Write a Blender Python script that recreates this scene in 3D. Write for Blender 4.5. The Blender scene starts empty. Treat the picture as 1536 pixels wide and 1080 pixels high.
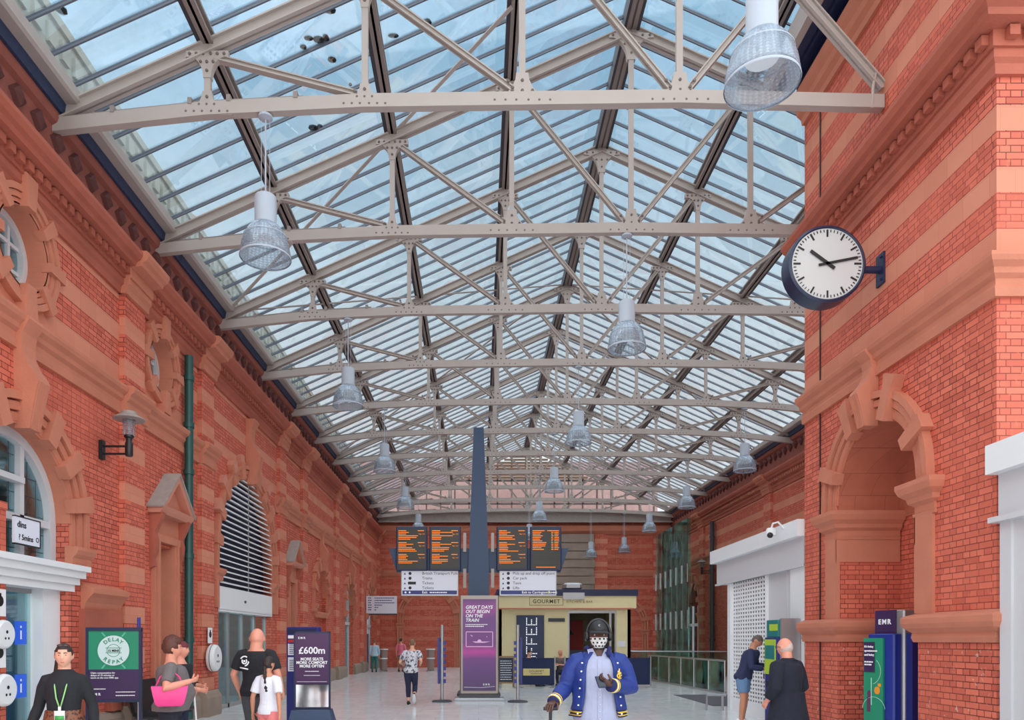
import bpy, bmesh, math, random
from mathutils import Vector, Matrix
random.seed(7)
PI = math.pi
SC = bpy.context.scene
COL = SC.collection
XF = {}                      # world matrices of things

def V(*a): return Vector(a)
def s2l(c):
    c = c / 255.0
    return c / 12.92 if c <= .04045 else ((c + .055) / 1.055) ** 2.4
def rgb(r, g, b): return (s2l(r), s2l(g), s2l(b), 1.0)

# ------------------------------------------------------------------ materials
MATS = {}
def mat(name, col, rough=.55, metal=0.0, noise=0.0, nscale=8.0, bump=0.0, bscale=60.0, emit=0.0, coat=0.0):
    if name in MATS: return MATS[name]
    m = bpy.data.materials.new(name); m.use_nodes = True
    nt = m.node_tree; b = nt.nodes['Principled BSDF']
    b.inputs['Base Color'].default_value = col
    b.inputs['Roughness'].default_value = rough
    b.inputs['Metallic'].default_value = metal
    if coat: b.inputs['Coat Weight'].default_value = coat
    if emit:
        b.inputs['Emission Color'].default_value = col; b.inputs['Emission Strength'].default_value = emit
    if noise or bump:
        tc = nt.nodes.new('ShaderNodeNewGeometry')
    if noise:
        n = nt.nodes.new('ShaderNodeTexNoise'); n.inputs['Scale'].default_value = nscale; n.inputs['Detail'].default_value = 5
        nt.links.new(tc.outputs['Position'], n.inputs['Vector'])
        mx = nt.nodes.new('ShaderNodeMix'); mx.data_type = 'RGBA'
        mx.inputs[6].default_value = tuple(min(1, c * (1 - noise)) for c in col[:3]) + (1,)
        mx.inputs[7].default_value = tuple(min(1, c * (1 + noise)) for c in col[:3]) + (1,)
        nt.links.new(n.outputs['Fac'], mx.inputs[0]); nt.links.new(mx.outputs[2], b.inputs['Base Color'])
    if bump:
        n2 = nt.nodes.new('ShaderNodeTexNoise'); n2.inputs['Scale'].default_value = bscale; n2.inputs['Detail'].default_value = 3
        nt.links.new(tc.outputs['Position'], n2.inputs['Vector'])
        bp = nt.nodes.new('ShaderNodeBump'); bp.inputs['Strength'].default_value = bump; bp.inputs['Distance'].default_value = .02
        nt.links.new(n2.outputs['Fac'], bp.inputs['Height']); nt.links.new(bp.outputs['Normal'], b.inputs['Normal'])
    MATS[name] = m
    return m

class NT:
    """tiny helper for node trees"""
    def __init__(s, m): s.nt = m.node_tree; s.L = s.nt.links
    def node(s, t, **k):
        n = s.nt.nodes.new(t)
        for a, b in k.items(): setattr(n, a, b)
        return n
    def put(s, sock, v):
        if isinstance(v, (int, float, tuple)): sock.default_value = v
        else: s.L.new(v, sock)
    def math(s, op, a, b=0.0, c=None):
        n = s.node('ShaderNodeMath', operation=op); s.put(n.inputs[0], a); s.put(n.inputs[1], b)
        if c is not None: s.put(n.inputs[2], c)
        return n.outputs[0]
    def mix(s, f, a, b, blend='MIX'):
        n = s.node('ShaderNodeMix', data_type='RGBA', blend_type=blend); s.put(n.inputs[0], f); s.put(n.inputs[6], a); s.put(n.inputs[7], b)
        return n.outputs[2]
    def noise(s, vec, scale, detail=4.0, rough=.5):
        n = s.node('ShaderNodeTexNoise'); n.inputs['Scale'].default_value = scale; n.inputs['Detail'].default_value = detail
        n.inputs['Roughness'].default_value = rough
        s.L.new(vec, n.inputs['Vector']); return n.outputs['Fac']
    def ramp(s, f, stops):
        n = s.node('ShaderNodeValToRGB'); s.put(n.inputs[0], f); e = n.color_ramp.elements
        e[0].position, e[0].color = stops[0]; e[1].position, e[1].color = stops[1]
        for p, c in stops[2:]:
            q = e.new(p); q.color = c
        return n.outputs[0]

TC = rgb(210, 138, 110)      # terracotta
def brick_material(name, z_band=None, period=.69, band=.28, quoin=False, course=.077, stain=False, tone=1.0):
    """red brick, with smooth terracotta bands above the height z_band"""
    m = bpy.data.materials.new(name); m.use_nodes = True; N = NT(m); b = m.node_tree.nodes['Principled BSDF']
    g = N.node('ShaderNodeNewGeometry'); pos = g.outputs['Position']
    sp = N.node('ShaderNodeSeparateXYZ'); N.L.new(pos, sp.inputs[0])
    sn = N.node('ShaderNodeSeparateXYZ'); N.L.new(g.outputs['True Normal'], sn.inputs[0])
    side = N.math('GREATER_THAN', N.math('ABSOLUTE', sn.outputs[0]), .7)
    u = N.math('ADD', N.math('MULTIPLY', side, sp.outputs[1]), N.math('MULTIPLY', N.math('SUBTRACT', 1.0, side), sp.outputs[0]))
    cv = N.node('ShaderNodeCombineXYZ'); N.L.new(u, cv.inputs[0]); N.L.new(sp.outputs[2], cv.inputs[1])
    bt = N.node('ShaderNodeTexBrick'); N.L.new(cv.outputs[0], bt.inputs['Vector'])
    bt.offset = .5; bt.squash = .52; bt.squash_frequency = 2
    bt.inputs['Scale'].default_value = 1.0; bt.inputs['Mortar Size'].default_value = .006; bt.inputs['Mortar Smooth'].default_value = .2
    bt.inputs['Brick Width'].default_value = .235; bt.inputs['Row Height'].default_value = course
    bt.inputs['Bias'].default_value = 0.0
    bt.inputs['Color1'].default_value = rgb(222, 116, 92); bt.inputs['Color2'].default_value = rgb(188, 88, 68)
    bt.inputs['Mortar'].default_value = rgb(104, 44, 34)
    big = N.noise(pos, .8, 3.0)
    col = N.mix(N.ramp(big, [(.35, (0, 0, 0, 1)), (.7, (1, 1, 1, 1))]), bt.outputs['Color'], rgb(206, 100, 78))
    col = N.mix(.55, bt.outputs['Color'], col)
    spec = N.noise(pos, 14.0, 2.0)
    col = N.mix(N.ramp(spec, [(.60, (0, 0, 0, 1)), (.75, (.5, .5, .5, 1))]), col, rgb(226, 122, 92))
    hgt = N.math('SUBTRACT', 1.0, bt.outputs['Fac'])
    if z_band is not None or quoin:
        zb = z_band if z_band is not None else 0.0
        t = N.math('MODULO', N.math('SUBTRACT', sp.outputs[2], zb), period)
        mask = N.math('MULTIPLY', N.math('LESS_THAN', t, band), N.math('GREATER_THAN', sp.outputs[2], zb + .01))
        bt2 = N.node('ShaderNodeTexBrick'); N.L.new(cv.outputs[0], bt2.inputs['Vector'])
        bt2.offset = .37; bt2.inputs['Scale'].default_value = 1.0; bt2.inputs['Mortar Size'].default_value = .003
        bt2.inputs['Brick Width'].default_value = .46; bt2.inputs['Row Height'].default_value = period
        bt2.inputs['Color1'].default_value = rgb(218, 144, 116); bt2.inputs['Color2'].default_value = rgb(204, 128, 102)
        bt2.inputs['Mortar'].default_value = rgb(178, 104, 80)
        tcol = N.mix(N.noise(pos, 3.0, 5.0), bt2.outputs['Color'], rgb(206, 128, 102))
        col = N.mix(N.math('MULTIPLY', mask, tone), col, tcol)
        hgt = N.math('MAXIMUM', hgt, mask)
    if stain:
        st = N.math('MULTIPLY', N.ramp(N.noise(pos, 9.0, 6.0, .7), [(.61, (0, 0, 0, 1)), (.68, (1, 1, 1, 1))]),
                    N.math('LESS_THAN', sp.outputs[2], 1.66))
        col = N.mix(N.math('MULTIPLY', st, .75), col, rgb(226, 196, 186))
    N.L.new(col, b.inputs['Base Color']); b.inputs['Roughness'].default_value = .72
    bp = N.node('ShaderNodeBump'); bp.inputs['Strength'].default_value = .55; bp.inputs['Distance'].default_value = .012
    N.L.new(hgt, bp.inputs['Height']); N.L.new(bp.outputs['Normal'], b.inputs['Normal'])
    MATS[name] = m
    return m

M_BRICK = brick_material('banded_brick', 5.95)
M_BRICKP = brick_material('banded_brick_worn', 5.95, stain=True)
M_PIL = brick_material('pilaster_brick', 0.55, .69, .28)
M_PLAIN = brick_material('plain_brick', None)
M_ENDW = brick_material('end_wall_brick', 1.0, .62, .22, tone=.45)
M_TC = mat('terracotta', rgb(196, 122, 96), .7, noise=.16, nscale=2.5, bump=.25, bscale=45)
M_SHADE_SOOT = mat('shaded_sooty_terracotta', rgb(146, 82, 70), .75, noise=.3, nscale=3.0, bump=.3, bscale=40)  # frieze: soot, plus the shade near the eaves darkened into the colour
M_RIVET = mat('shaded_rivet', rgb(112, 100, 96), .6)  # same paint as the truss; rivet shading put into a darker colour
M_TCD = mat('terracotta_deep', rgb(172, 92, 72), .7, noise=.3, nscale=1.6, bump=.25, bscale=45)
def block_material():
    m = bpy.data.materials.new('terracotta_blocks'); m.use_nodes = True; N = NT(m); b = m.node_tree.nodes['Principled BSDF']
    g = N.node('ShaderNodeNewGeometry'); sp = N.node('ShaderNodeSeparateXYZ'); N.L.new(g.outputs['Position'], sp.inputs[0])
    cv = N.node('ShaderNodeCombineXYZ'); N.L.new(N.math('ADD', sp.outputs[0], sp.outputs[1]), cv.inputs[0]); N.L.new(sp.outputs[2], cv.inputs[1])
    bt = N.node('ShaderNodeTexBrick'); N.L.new(cv.outputs[0], bt.inputs['Vector']); bt.inputs['Scale'].default_value = 1
    for k, v in (('Brick Width', .48), ('Row Height', .33), ('Mortar Size', .004)): bt.inputs[k].default_value = v
    bt.inputs['Color1'].default_value = rgb(190, 110, 84); bt.inputs['Color2'].default_value = rgb(176, 96, 74); bt.inputs['Mortar'].default_value = rgb(120, 58, 44)
    N.L.new(N.mix(.4, bt.outputs['Color'], N.mix(N.noise(g.outputs['Position'], 5, 5), rgb(160, 84, 64), rgb(200, 122, 96))), b.inputs['Base Color']); b.inputs['Roughness'].default_value = .7
    MATS['blocks'] = m; return m
M_BLOCK = block_material()
M_PINK = mat('pink_stone', rgb(200, 132, 110), .7, noise=.15, nscale=2.0, bump=.2, bscale=40)
M_ROS = mat('dark_frieze_brick', rgb(92, 50, 46), .75, noise=.3, nscale=7, bump=.4, bscale=30)
M_STONE = mat('grey_stone', rgb(150, 132, 118), .75, noise=.25, nscale=2.5, bump=.3, bscale=30)
M_LEAD = mat('lead_roof', rgb(158, 148, 142), .6, noise=.2, nscale=9)
M_STEEL = mat('cream_steel', rgb(176, 165, 158), .5, noise=.07, nscale=3)
M_PURL = mat('taupe_steel', rgb(142, 130, 124), .55, noise=.1, nscale=3)
M_DARKT = mat('dark_timber', rgb(60, 58, 66), .6)
M_BAR = mat('glazing_bar_grey', rgb(98, 104, 116), .5)
M_WHITE = mat('white_paint', rgb(232, 234, 236), .45, noise=.03, nscale=2)
M_GREYW = mat('grey_white_paint', rgb(205, 205, 208), .45)
M_NAVY = mat('navy_paint', rgb(30, 40, 74), .45)
M_MESHB = mat('blue_gutter_mesh', rgb(44, 56, 86), .6, bump=.6, bscale=22)
M_BLUE = mat('slate_blue_paint', rgb(52, 72, 102), .5, noise=.04, nscale=30)
M_BLACK = mat('black_paint', rgb(28, 28, 32), .4)
M_DGREY = mat('dark_grey', rgb(62, 64, 70), .5)
M_CHROME = mat('brushed_steel', rgb(190, 192, 196), .3, 1.0)
M_ALU = mat('aluminium', rgb(176, 176, 178), .42, .7)
M_PIPE = mat('green_pipe_paint', rgb(28, 76, 72), .4)
M_MOSS = mat('dark_moss', rgb(34, 38, 40), .9, bump=.5, bscale=50)
M_DARKIN = mat('dark_interior', rgb(96, 132, 134), .6)
M_YELLOW = mat('cream_yellow_panel', rgb(234, 222, 172), .5, noise=.03, nscale=3)

def glass_material(name, tint, refl=.08, rough=.03, dirt=None, dcol=(170, 175, 172)):
    m = bpy.data.materials.new(name); m.use_nodes = True; N = NT(m); nt = m.node_tree
    nt.nodes.remove(nt.nodes['Principled BSDF']); out = nt.nodes['Material Output']
    t = N.node('ShaderNodeBsdfTransparent'); t.inputs[0].default_value = tint
    g = N.node('ShaderNodeBsdfGlossy'); g.inputs['Roughness'].default_value = rough; g.inputs[0].default_value = (.9, .95, 1, 1)
    fr = N.node('ShaderNodeFresnel'); fr.inputs[0].default_value = 1.45
    mx = N.node('ShaderNodeMixShader'); N.L.new(N.math('MULTIPLY', fr.outputs[0], refl / .08), mx.inputs[0])
    N.L.new(t.outputs[0], mx.inputs[1]); N.L.new(g.outputs[0], mx.inputs[2]); last = mx.outputs[0]
    if dirt:
        geo = N.node('ShaderNodeNewGeometry')
        d = N.node('ShaderNodeBsdfDiffuse'); d.inputs[0].default_value = rgb(*dcol)
        mx2 = N.node('ShaderNodeMixShader')
        N.L.new(N.math('MULTIPLY', N.ramp(N.noise(geo.outputs['Position'], 2.2, 8.0, .65), [(.45, (0, 0, 0, 1)), (.8, (1, 1, 1, 1))]), dirt), mx2.inputs[0])
        N.L.new(last, mx2.inputs[1]); N.L.new(d.outputs[0], mx2.inputs[2]); last = mx2.outputs[0]
    N.L.new(last, out.inputs[0]); MATS[name] = m
    return m
G_ROOF = glass_material('roof_glass', (.97, .985, .99, 1), .03, .02, .05)
G_CLEAR = glass_material('clear_glass', (.9, .95, .95, 1), .09)
G_GREEN = glass_material('green_glass', (.70, .88, .82, 1), .09, .03, .5, (116, 176, 156))
G_DOOR = glass_material('door_glass', (.76, .89, .90, 1), .055)
G_LAMP = glass_material('prismatic_acrylic', (.90, .92, .94, 1), .05, .2)
def lamp_nodes():
    N = NT(G_LAMP); nt = G_LAMP.node_tree; out = nt.nodes['Material Output']; last = out.inputs[0].links[0].from_socket
    d = N.node('ShaderNodeBsdfDiffuse'); d.inputs[0].default_value = rgb(176, 186, 196)
    tl = N.node('ShaderNodeBsdfTranslucent'); tl.inputs[0].default_value = rgb(206, 214, 222)
    a = N.node('ShaderNodeMixShader'); a.inputs[0].default_value = .5; N.L.new(d.outputs[0], a.inputs[1]); N.L.new(tl.outputs[0], a.inputs[2])
    tc = N.node('ShaderNodeTexCoord'); sp = N.node('ShaderNodeSeparateXYZ'); N.L.new(tc.outputs['Object'], sp.inputs[0])
    wv = N.math('SINE', N.math('MULTIPLY', sp.outputs[2], 190.0)); ang = N.math('ARCTAN2', sp.outputs[1], sp.outputs[0]); wa = N.math('SINE', N.math('MULTIPLY', ang, 36.0))
    f = N.math('ADD', .27, N.math('MULTIPLY', N.math('ADD', wv, wa), .09))
    m = N.node('ShaderNodeMixShader'); N.L.new(f, m.inputs[0]); N.L.new(last, m.inputs[1]); N.L.new(a.outputs[0], m.inputs[2]); N.L.new(m.outputs[0], out.inputs[0])
lamp_nodes()

# ------------------------------------------------------------------ mesh builder
class MB:
    def __init__(s): s.v = []; s.f = []; s.mi = []; s.cur = 0
    def face(s, idx): s.f.append(tuple(idx)); s.mi.append(s.cur)
    def add(s, verts, faces):
        o = len(s.v); s.v += [tuple(p) for p in verts]
        for f in faces: s.face([o + i for i in f])
    def box(s, x0, x1, y0, y1, z0, z1):
        s.add([(x0, y0, z0), (x1, y0, z0), (x1, y1, z0), (x0, y1, z0), (x0, y0, z1), (x1, y0, z1), (x1, y1, z1), (x0, y1, z1)],
              [(3, 2, 1, 0), (4, 5, 6, 7), (0, 1, 5, 4), (1, 2, 6, 5), (2, 3, 7, 6), (3, 0, 4, 7)])
    def cbox(s, c, sx, sy, sz): s.box(c[0] - sx / 2, c[0] + sx / 2, c[1] - sy / 2, c[1] + sy / 2, c[2] - sz / 2, c[2] + sz / 2)
    def rbox(s, x0, x1, y0, y1, z0, z1, r=.02):
        """box with chamfered vertical edges and softened rims"""
        r = min(r, (x1 - x0) * .45, (y1 - y0) * .45, (z1 - z0) * .45)
        def ring(i, z):
            a, b, c, d = x0 + i, x1 - i, y0 + i, y1 - i
            return [(a + r, c, z), (b - r, c, z), (b, c + r, z), (b, d - r, z), (b - r, d, z), (a + r, d, z), (a, d - r, z), (a, c + r, z)]
        s.rings([ring(r * .6, z0), ring(0, z0 + r * .6), ring(0, z1 - r * .6), ring(r * .6, z1)])
    def rings(s, rs, close=True, cap=True):
        o = len(s.v); n = len(rs[0])
        for r in rs: s.v += [tuple(p) for p in r]
        for k in range(len(rs) - 1):
            for i in range(n if close else n - 1):
                j = (i + 1) % n
                s.face((o + k * n + i, o + k * n + j, o + (k + 1) * n + j, o + (k + 1) * n + i))
        if cap and close:
            s.face([o + i for i in range(n)][::-1]); s.face([o + (len(rs) - 1) * n + i for i in range(n)])
    def beam(s, p, q, w, h, up=(0, 0, 1)):
        """rectangular bar p->q, w across, h along up"""
        p = Vector(p); q = Vector(q); d = (q - p).normalized(); side = d.cross(Vector(up))
        if side.length < 1e-5: side = d.cross(Vector((0, 1, 0)))
        side.normalize(); u = side.cross(d).normalized()
        def r(c): return [c - side * w / 2 - u * h / 2, c + side * w / 2 - u * h / 2, c + side * w / 2 + u * h / 2, c - side * w / 2 + u * h / 2]
        s.rings([r(p), r(q)])
    def tube(s, pts, r, n=10, cap=True):
        """round tube along a path; r a number or list"""
        pts = [Vector(p) for p in pts]; rr = r if isinstance(r, (list, tuple)) else [r] * len(pts)
        rs = []; prev = None
        for i, p in enumerate(pts):
            d = (pts[min(i + 1, len(pts) - 1)] - pts[max(i - 1, 0)]).normalized()
            if prev is None:
                a = d.cross(Vector((0, 0, 1)))
                if a.length < 1e-3: a = d.cross(Vector((0, 1, 0)))
            else: a = prev - d * prev.dot(d)
            a.normalize(); prev = a; b = d.cross(a)
            rs.append([p + (a * math.cos(t) + b * math.sin(t)) * rr[i] for t in [2 * PI * k / n for k in range(n)]])
        s.rings(rs, cap=cap)
    def lathe(s, prof, c=(0, 0, 0), n=24, axis='z', cap=True):
        """profile [(r, h)] turned about an axis through c"""
        rs = []
        for r, h in prof:
            ring = []
            for k in range(n):
                a = 2 * PI * k / n; x, y = r * math.cos(a), r * math.sin(a)
                p = {'z': (x, y, h), 'y': (x, h, y), 'x': (h, x, y)}[axis]
                ring.append((c[0] + p[0], c[1] + p[1], c[2] + p[2]))
            rs.append(ring)
        s.rings(rs, cap=cap)
    def ball(s, c, r, n=10, m=7, sc=(1, 1, 1)):
        rs = []
        for j in range(1, m):
            a = PI * j / m
            rs.append([(c[0] + sc[0] * r * math.sin(a) * math.cos(2 * PI * k / n), c[1] + sc[1] * r * math.sin(a) * math.sin(2 * PI * k / n), c[2] - sc[2] * r * math.cos(a)) for k in range(n)])
        s.rings(rs)
    def prism(s, poly, fn, a, b):
        """2-D polygon -> solid; fn(u, v, t) maps to 3-D, t from a to b"""
        s.rings([[fn(u, v, a) for u, v in poly], [fn(u, v, b) for u, v in poly]])
    def arc(s, fn, c, r0, r1, a0, a1, d0, d1, n=16):
        """curved bar: annulus sector in (u, v) round c between radii, thick from d0 to d1; fn(u, v, d)"""
        rs = []
        for k in range(n + 1):
            a = a0 + (a1 - a0) * k / n; ca, sa = math.cos(a), math.sin(a)
            rs.append([fn(c[0] + r0 * ca, c[1] + r0 * sa, d0), fn(c[0] + r1 * ca, c[1] + r1 * sa, d0),
                       fn(c[0] + r1 * ca, c[1] + r1 * sa, d1), fn(c[0] + r0 * ca, c[1] + r0 * sa, d1)])
        full = abs(abs(a1 - a0) - 2 * PI) < 1e-6
        s.rings(rs, cap=not full)
    def xform(s, M, i0=0): s.v[i0:] = [tuple(M @ Vector(p)) for p in s.v[i0:]]
    def build(s, name, mats, parent=None, world=True, smooth=False, label=None, cat=None, group=None, kind=None, bevel=0, auto=None, keep=False):
        me = bpy.data.meshes.new(name)
        vs = s.v; base = None
        if parent is not None and world and parent in XF:
            inv = XF[parent].inverted(); vs = [tuple(inv @ Vector(p)) for p in vs]
        elif parent is None and kind != 'structure' and not keep:
            xs = [p[0] for p in vs]; ys = [p[1] for p in vs]; zs = [p[2] for p in vs]
            base = ((min(xs) + max(xs)) / 2, (min(ys) + max(ys)) / 2, min(zs))
            vs = [(p[0] - base[0], p[1] - base[1], p[2] - base[2]) for p in vs]
        me.from_pydata(vs, [], s.f)
        if not isinstance(mats, (list, tuple)): mats = [mats]
        for m in mats: me.materials.append(m)
        bm = bmesh.new(); bm.from_mesh(me)
        for f, i in zip(bm.faces, s.mi): f.material_index = min(i, len(mats) - 1); f.smooth = bool(smooth)
        bmesh.ops.recalc_face_normals(bm, faces=bm.faces[:])
        if smooth and smooth is not True:
            for e in bm.edges:
                if len(e.link_faces) == 2 and e.calc_face_angle(0) > math.radians(smooth): e.smooth = False
        bm.to_mesh(me); bm.free()
        o = bpy.data.objects.new(name, me); COL.objects.link(o)
        if base: o.location = base
        if parent is not None: o.parent = parent
        if parent in XF: XF[o] = XF[parent]
        else: XF[o] = Matrix.Translation(base) if base else Matrix.Identity(4)
        if bevel:
            bv = o.modifiers.new('bevel', 'BEVEL'); bv.width = bevel; bv.segments = 2; bv.limit_method = 'ANGLE'; bv.angle_limit = math.radians(40)
        tag(o, label, cat, group, kind)
        return o

def tag(o, label=None, cat=None, group=None, kind=None):
    if label: o['label'] = label
    if cat: o['category'] = cat
    if group: o['group'] = group
    if kind: o['kind'] = kind
def thing(name, label, cat, loc=(0, 0, 0), rz=0.0, group=None, kind=None):
    o = bpy.data.objects.new(name, None); COL.objects.link(o); o.empty_display_size = .2
    o.location = loc; o.rotation_euler = (0, 0, rz); tag(o, label, cat, group, kind)
    XF[o] = Matrix.Translation(Vector(loc)) @ Matrix.Rotation(rz, 4, 'Z')
    return o
def dup(root, loc, rz=0.0, label=None):
    r = root.copy(); COL.objects.link(r); r.location = loc; r.rotation_euler = (0, 0, rz)
    XF[r] = Matrix.Translation(Vector(loc)) @ Matrix.Rotation(rz, 4, 'Z')
    if label: r['label'] = label
    for ch in list(root.children):
        c = ch.copy(); COL.objects.link(c); c.parent = r
        for g in ch.children:
            d = g.copy(); COL.objects.link(d); d.parent = c
    return r

def text(name, s, size, origin, right=(1, 0, 0), up=(0, 0, 1), mat_=None, parent=None, align='LEFT', bold=0.0, shear=0.0, depth=.003, spacing=1.0, line=1.0, valign='TOP_BASELINE', label=None):
    """lettering as mesh: baseline at origin, reading along right"""
    cu = bpy.data.curves.new(name, 'FONT'); cu.body = s; cu.size = size; cu.align_x = align; cu.align_y = valign
    cu.offset = bold * size; cu.shear = shear; cu.extrude = depth; cu.space_character = spacing; cu.space_line = line; cu.resolution_u = 3
    o = bpy.data.objects.new(name, cu); COL.objects.link(o)
    dg = bpy.context.evaluated_depsgraph_get(); me = bpy.data.meshes.new_from_object(o.evaluated_get(dg))
    bpy.data.objects.remove(o); bpy.data.curves.remove(cu)
    r = Vector(right).normalized(); u = Vector(up).normalized(); n = r.cross(u)
    M = Matrix(((r.x, u.x, n.x, origin[0]), (r.y, u.y, n.y, origin[1]), (r.z, u.z, n.z, origin[2]), (0, 0, 0, 1)))
    if parent in XF: M = XF[parent].inverted() @ M
    me.transform(M); me.materials.clear(); me.materials.append(mat_)
    me.name = name
    t = bpy.data.objects.new(name, me); COL.objects.link(t); t.parent = parent
    if parent in XF: XF[t] = XF[parent]
    if label: t['label'] = label
    return t

# ------------------------------------------------------------------ camera, sky, light
cam = bpy.data.cameras.new('camera'); co = bpy.data.objects.new('camera', cam); COL.objects.link(co)
co.location = (0, 0, 1.65); co.rotation_euler = (PI / 2, 0, 0)
cam.sensor_width = 36; cam.lens = 1100 / 1536 * 36; cam.shift_x = 50 / 1536; cam.shift_y = 420 / 1536; cam.clip_end = 400
SC.camera = co
w = bpy.data.worlds.new('sky'); SC.world = w; w.use_nodes = True; N = NT(w); nt = w.node_tree
bg = nt.nodes['Background']; tcn = N.node('ShaderNodeTexCoord')
sep = N.node('ShaderNodeSeparateXYZ'); N.L.new(tcn.outputs['Generated'], sep.inputs[0])
grad = N.ramp(sep.outputs[2], [(0.0, rgb(240, 244, 246)), (.28, rgb(232, 240, 245)), (.44, rgb(206, 228, 240)), (.62, rgb(158, 204, 234)), (.82, rgb(138, 190, 226)), (1.0, rgb(134, 186, 224))])
mpn = N.node('ShaderNodeMapping'); mpn.inputs['Scale'].default_value = (1.0, .8, 2.2); N.L.new(tcn.outputs['Generated'], mpn.inputs[0])
cl = N.noise(mpn.outputs[0], 2.3, 8.0, .55)
skyc = N.mix(N.ramp(cl, [(.56, (0, 0, 0, 1)), (.78, (.75, .75, .75, 1))]), grad, rgb(246, 248, 250))
N.L.new(skyc, bg.inputs[0]); bg.inputs[1].default_value = .92
def sun(name, rot, e, ang, col=(1, 1, 1)):
    l = bpy.data.lights.new(name, 'SUN'); l.energy = e; l.angle = math.radians(ang); l.color = col
    o = bpy.data.objects.new(name, l); COL.objects.link(o); o.rotation_euler = rot; o.location = (0, 0, 30)
sun('sun', (math.radians(24), math.radians(-6), 0), 4.2, 150, (1, .975, .94))
def room_lamp(loc, sx, sy, e):
    l = bpy.data.lights.new('room_lamp', 'AREA'); l.shape = 'RECTANGLE'; l.size = sx; l.size_y = sy; l.energy = e; l.color = (.9, 1, .97)
    o = bpy.data.objects.new('room_lamp', l); COL.objects.link(o); o.location = loc
SC.view_settings.view_transform = 'Standard'; SC.view_settings.look = 'None'; SC.view_settings.gamma = 1; SC.view_settings.exposure = 0.25
# ------------------------------------------------------------------ the setting
XL, XP, XR, YE = -6.0, 5.77, 11.5, 44.2
RX, RZ, SL = 2.86, 13.2, .446              # ridge, slope
def roof_z(x): return RZ - SL * abs(x - RX)

def floor_material():
    m = bpy.data.materials.new('pale_floor_tiles'); m.use_nodes = True; N = NT(m); b = m.node_tree.nodes['Principled BSDF']
    g = N.node('ShaderNodeNewGeometry')
    bt = N.node('ShaderNodeTexBrick'); N.L.new(g.outputs['Position'], bt.inputs['Vector']); bt.offset = .5
    bt.inputs['Scale'].default_value = 1; bt.inputs['Brick Width'].default_value = .9; bt.inputs['Row Height'].default_value = .6
    bt.inputs['Mortar Size'].default_value = .004
    bt.inputs['Color1'].default_value = rgb(232, 234, 234); bt.inputs['Color2'].default_value = rgb(224, 227, 228); bt.inputs['Mortar'].default_value = rgb(178, 182, 184)
    c = N.mix(N.ramp(N.noise(g.outputs['Position'], 60, 3), [(.4, (0, 0, 0, 1)), (.7, (.5, .5, .5, 1))]), bt.outputs['Color'], rgb(206, 210, 212))
    N.L.new(c, b.inputs['Base Color'])
    N.L.new(N.math('MULTIPLY_ADD', N.noise(g.outputs['Position'], 3, 3), .12, .09), b.inputs['Roughness'])
    return m
b = MB(); b.box(-16, 22, -6, 60, -.2, 0); b.build('floor', floor_material(), kind='structure')

# --- a wall pierced by arched, square and round openings -------------------
def wall_mesh(b, xf, sg, th, y0, y1, z1, arches=(), rects=(), rounds=(), zsplit=5.9):
    """xf face, sg outward sign, th thickness. arches (yc, r, zs); rects (ya, yb, za, zb); rounds (yc, zc, r) above zsplit"""
    def P(d, y, z): return (xf + sg * d, y, z)
    def bx(ya, yb, za, zb):
        if yb - ya > 1e-4 and zb - za > 1e-4: b.box(min(xf, xf - sg * th), max(xf, xf - sg * th), ya, yb, za, zb)
    ops = sorted([(a[0] - a[1], a[0] + a[1], 'a', a) for a in arches] + [(r[0], r[1], 'r', r) for r in rects])
    y = y0
    for ya, yb, k, o in ops:
        bx(y, ya, 0, zsplit)
        if k == 'r': bx(ya, yb, 0, o[2]); bx(ya, yb, o[3], zsplit)
        else:
            yc, r, zs = o; n = 20
            for i in range(n):
                t0, t1 = PI - PI * i / n, PI - PI * (i + 1) / n
                p, q = (yc + r * math.cos(t0), zs + r * math.sin(t0)), (yc + r * math.cos(t1), zs + r * math.sin(t1))
                b.prism([p, q, (q[0], zsplit), (p[0], zsplit)], lambda u, v, t: P(t, u, v), 0, -th)
        y = yb
    bx(y, y1, 0, zsplit)
    y = y0
    for yc, zc, r in sorted(rounds):
        R = r * 1.02; bx(y, yc - R, zsplit, z1); bx(yc - R, yc + R, zsplit, zc - R); bx(yc - R, yc + R, zc + R, z1)
        n = 32
        def sq(a):
            c, s = math.cos(a), math.sin(a); k = R / max(abs(c), abs(s)); return (yc + c * k, zc + s * k)
        for i in range(n):
            a0, a1 = 2 * PI * i / n, 2 * PI * (i + 1) / n
            b.prism([(yc + r * math.cos(a0), zc + r * math.sin(a0)), (yc + r * math.cos(a1), zc + r * math.sin(a1)), sq(a1), sq(a0)], lambda u, v, t: P(t, u, v), 0, -th)
        y = yc + R
    bx(y, y1, zsplit, z1)

A1 = (9.6, 1.12, 3.35); AL = (19.05, 2.15, 3.62); A3 = (27.8, 1.05, 3.3); A4 = (34.0, 1.05, 3.3); A5 = (40.6, 1.3, 3.4)
PEDS = (14.0, 23.4); PILS = (12.6, 16.0, 22.15, 25.0, 30.7, 37.3, 43.6)
ROUNDS = ((9.6, 6.78, .52), (13.8, 6.8, .5))
b = MB()
wall_mesh(b, XL, 1, .55, 2.0, YE, 8.0, [A1, AL, A3, A4, A5], [(p - .34, p + .34, .5, 3.42) for p in PEDS], ROUNDS, 5.95)
# arch crowns above the split of the wall are carried by the tall louvred arch's own surround
WL = b.build('wall_left', M_BRICK, kind='structure')
b = MB()
def FL(u, v, d): return (XL + d, u, v)       # left wall plane: along, up, out
def FR(u, v, d): return (XR - d, u, v)
def FP(u, v, d): return (XP - d, u, v)

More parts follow.
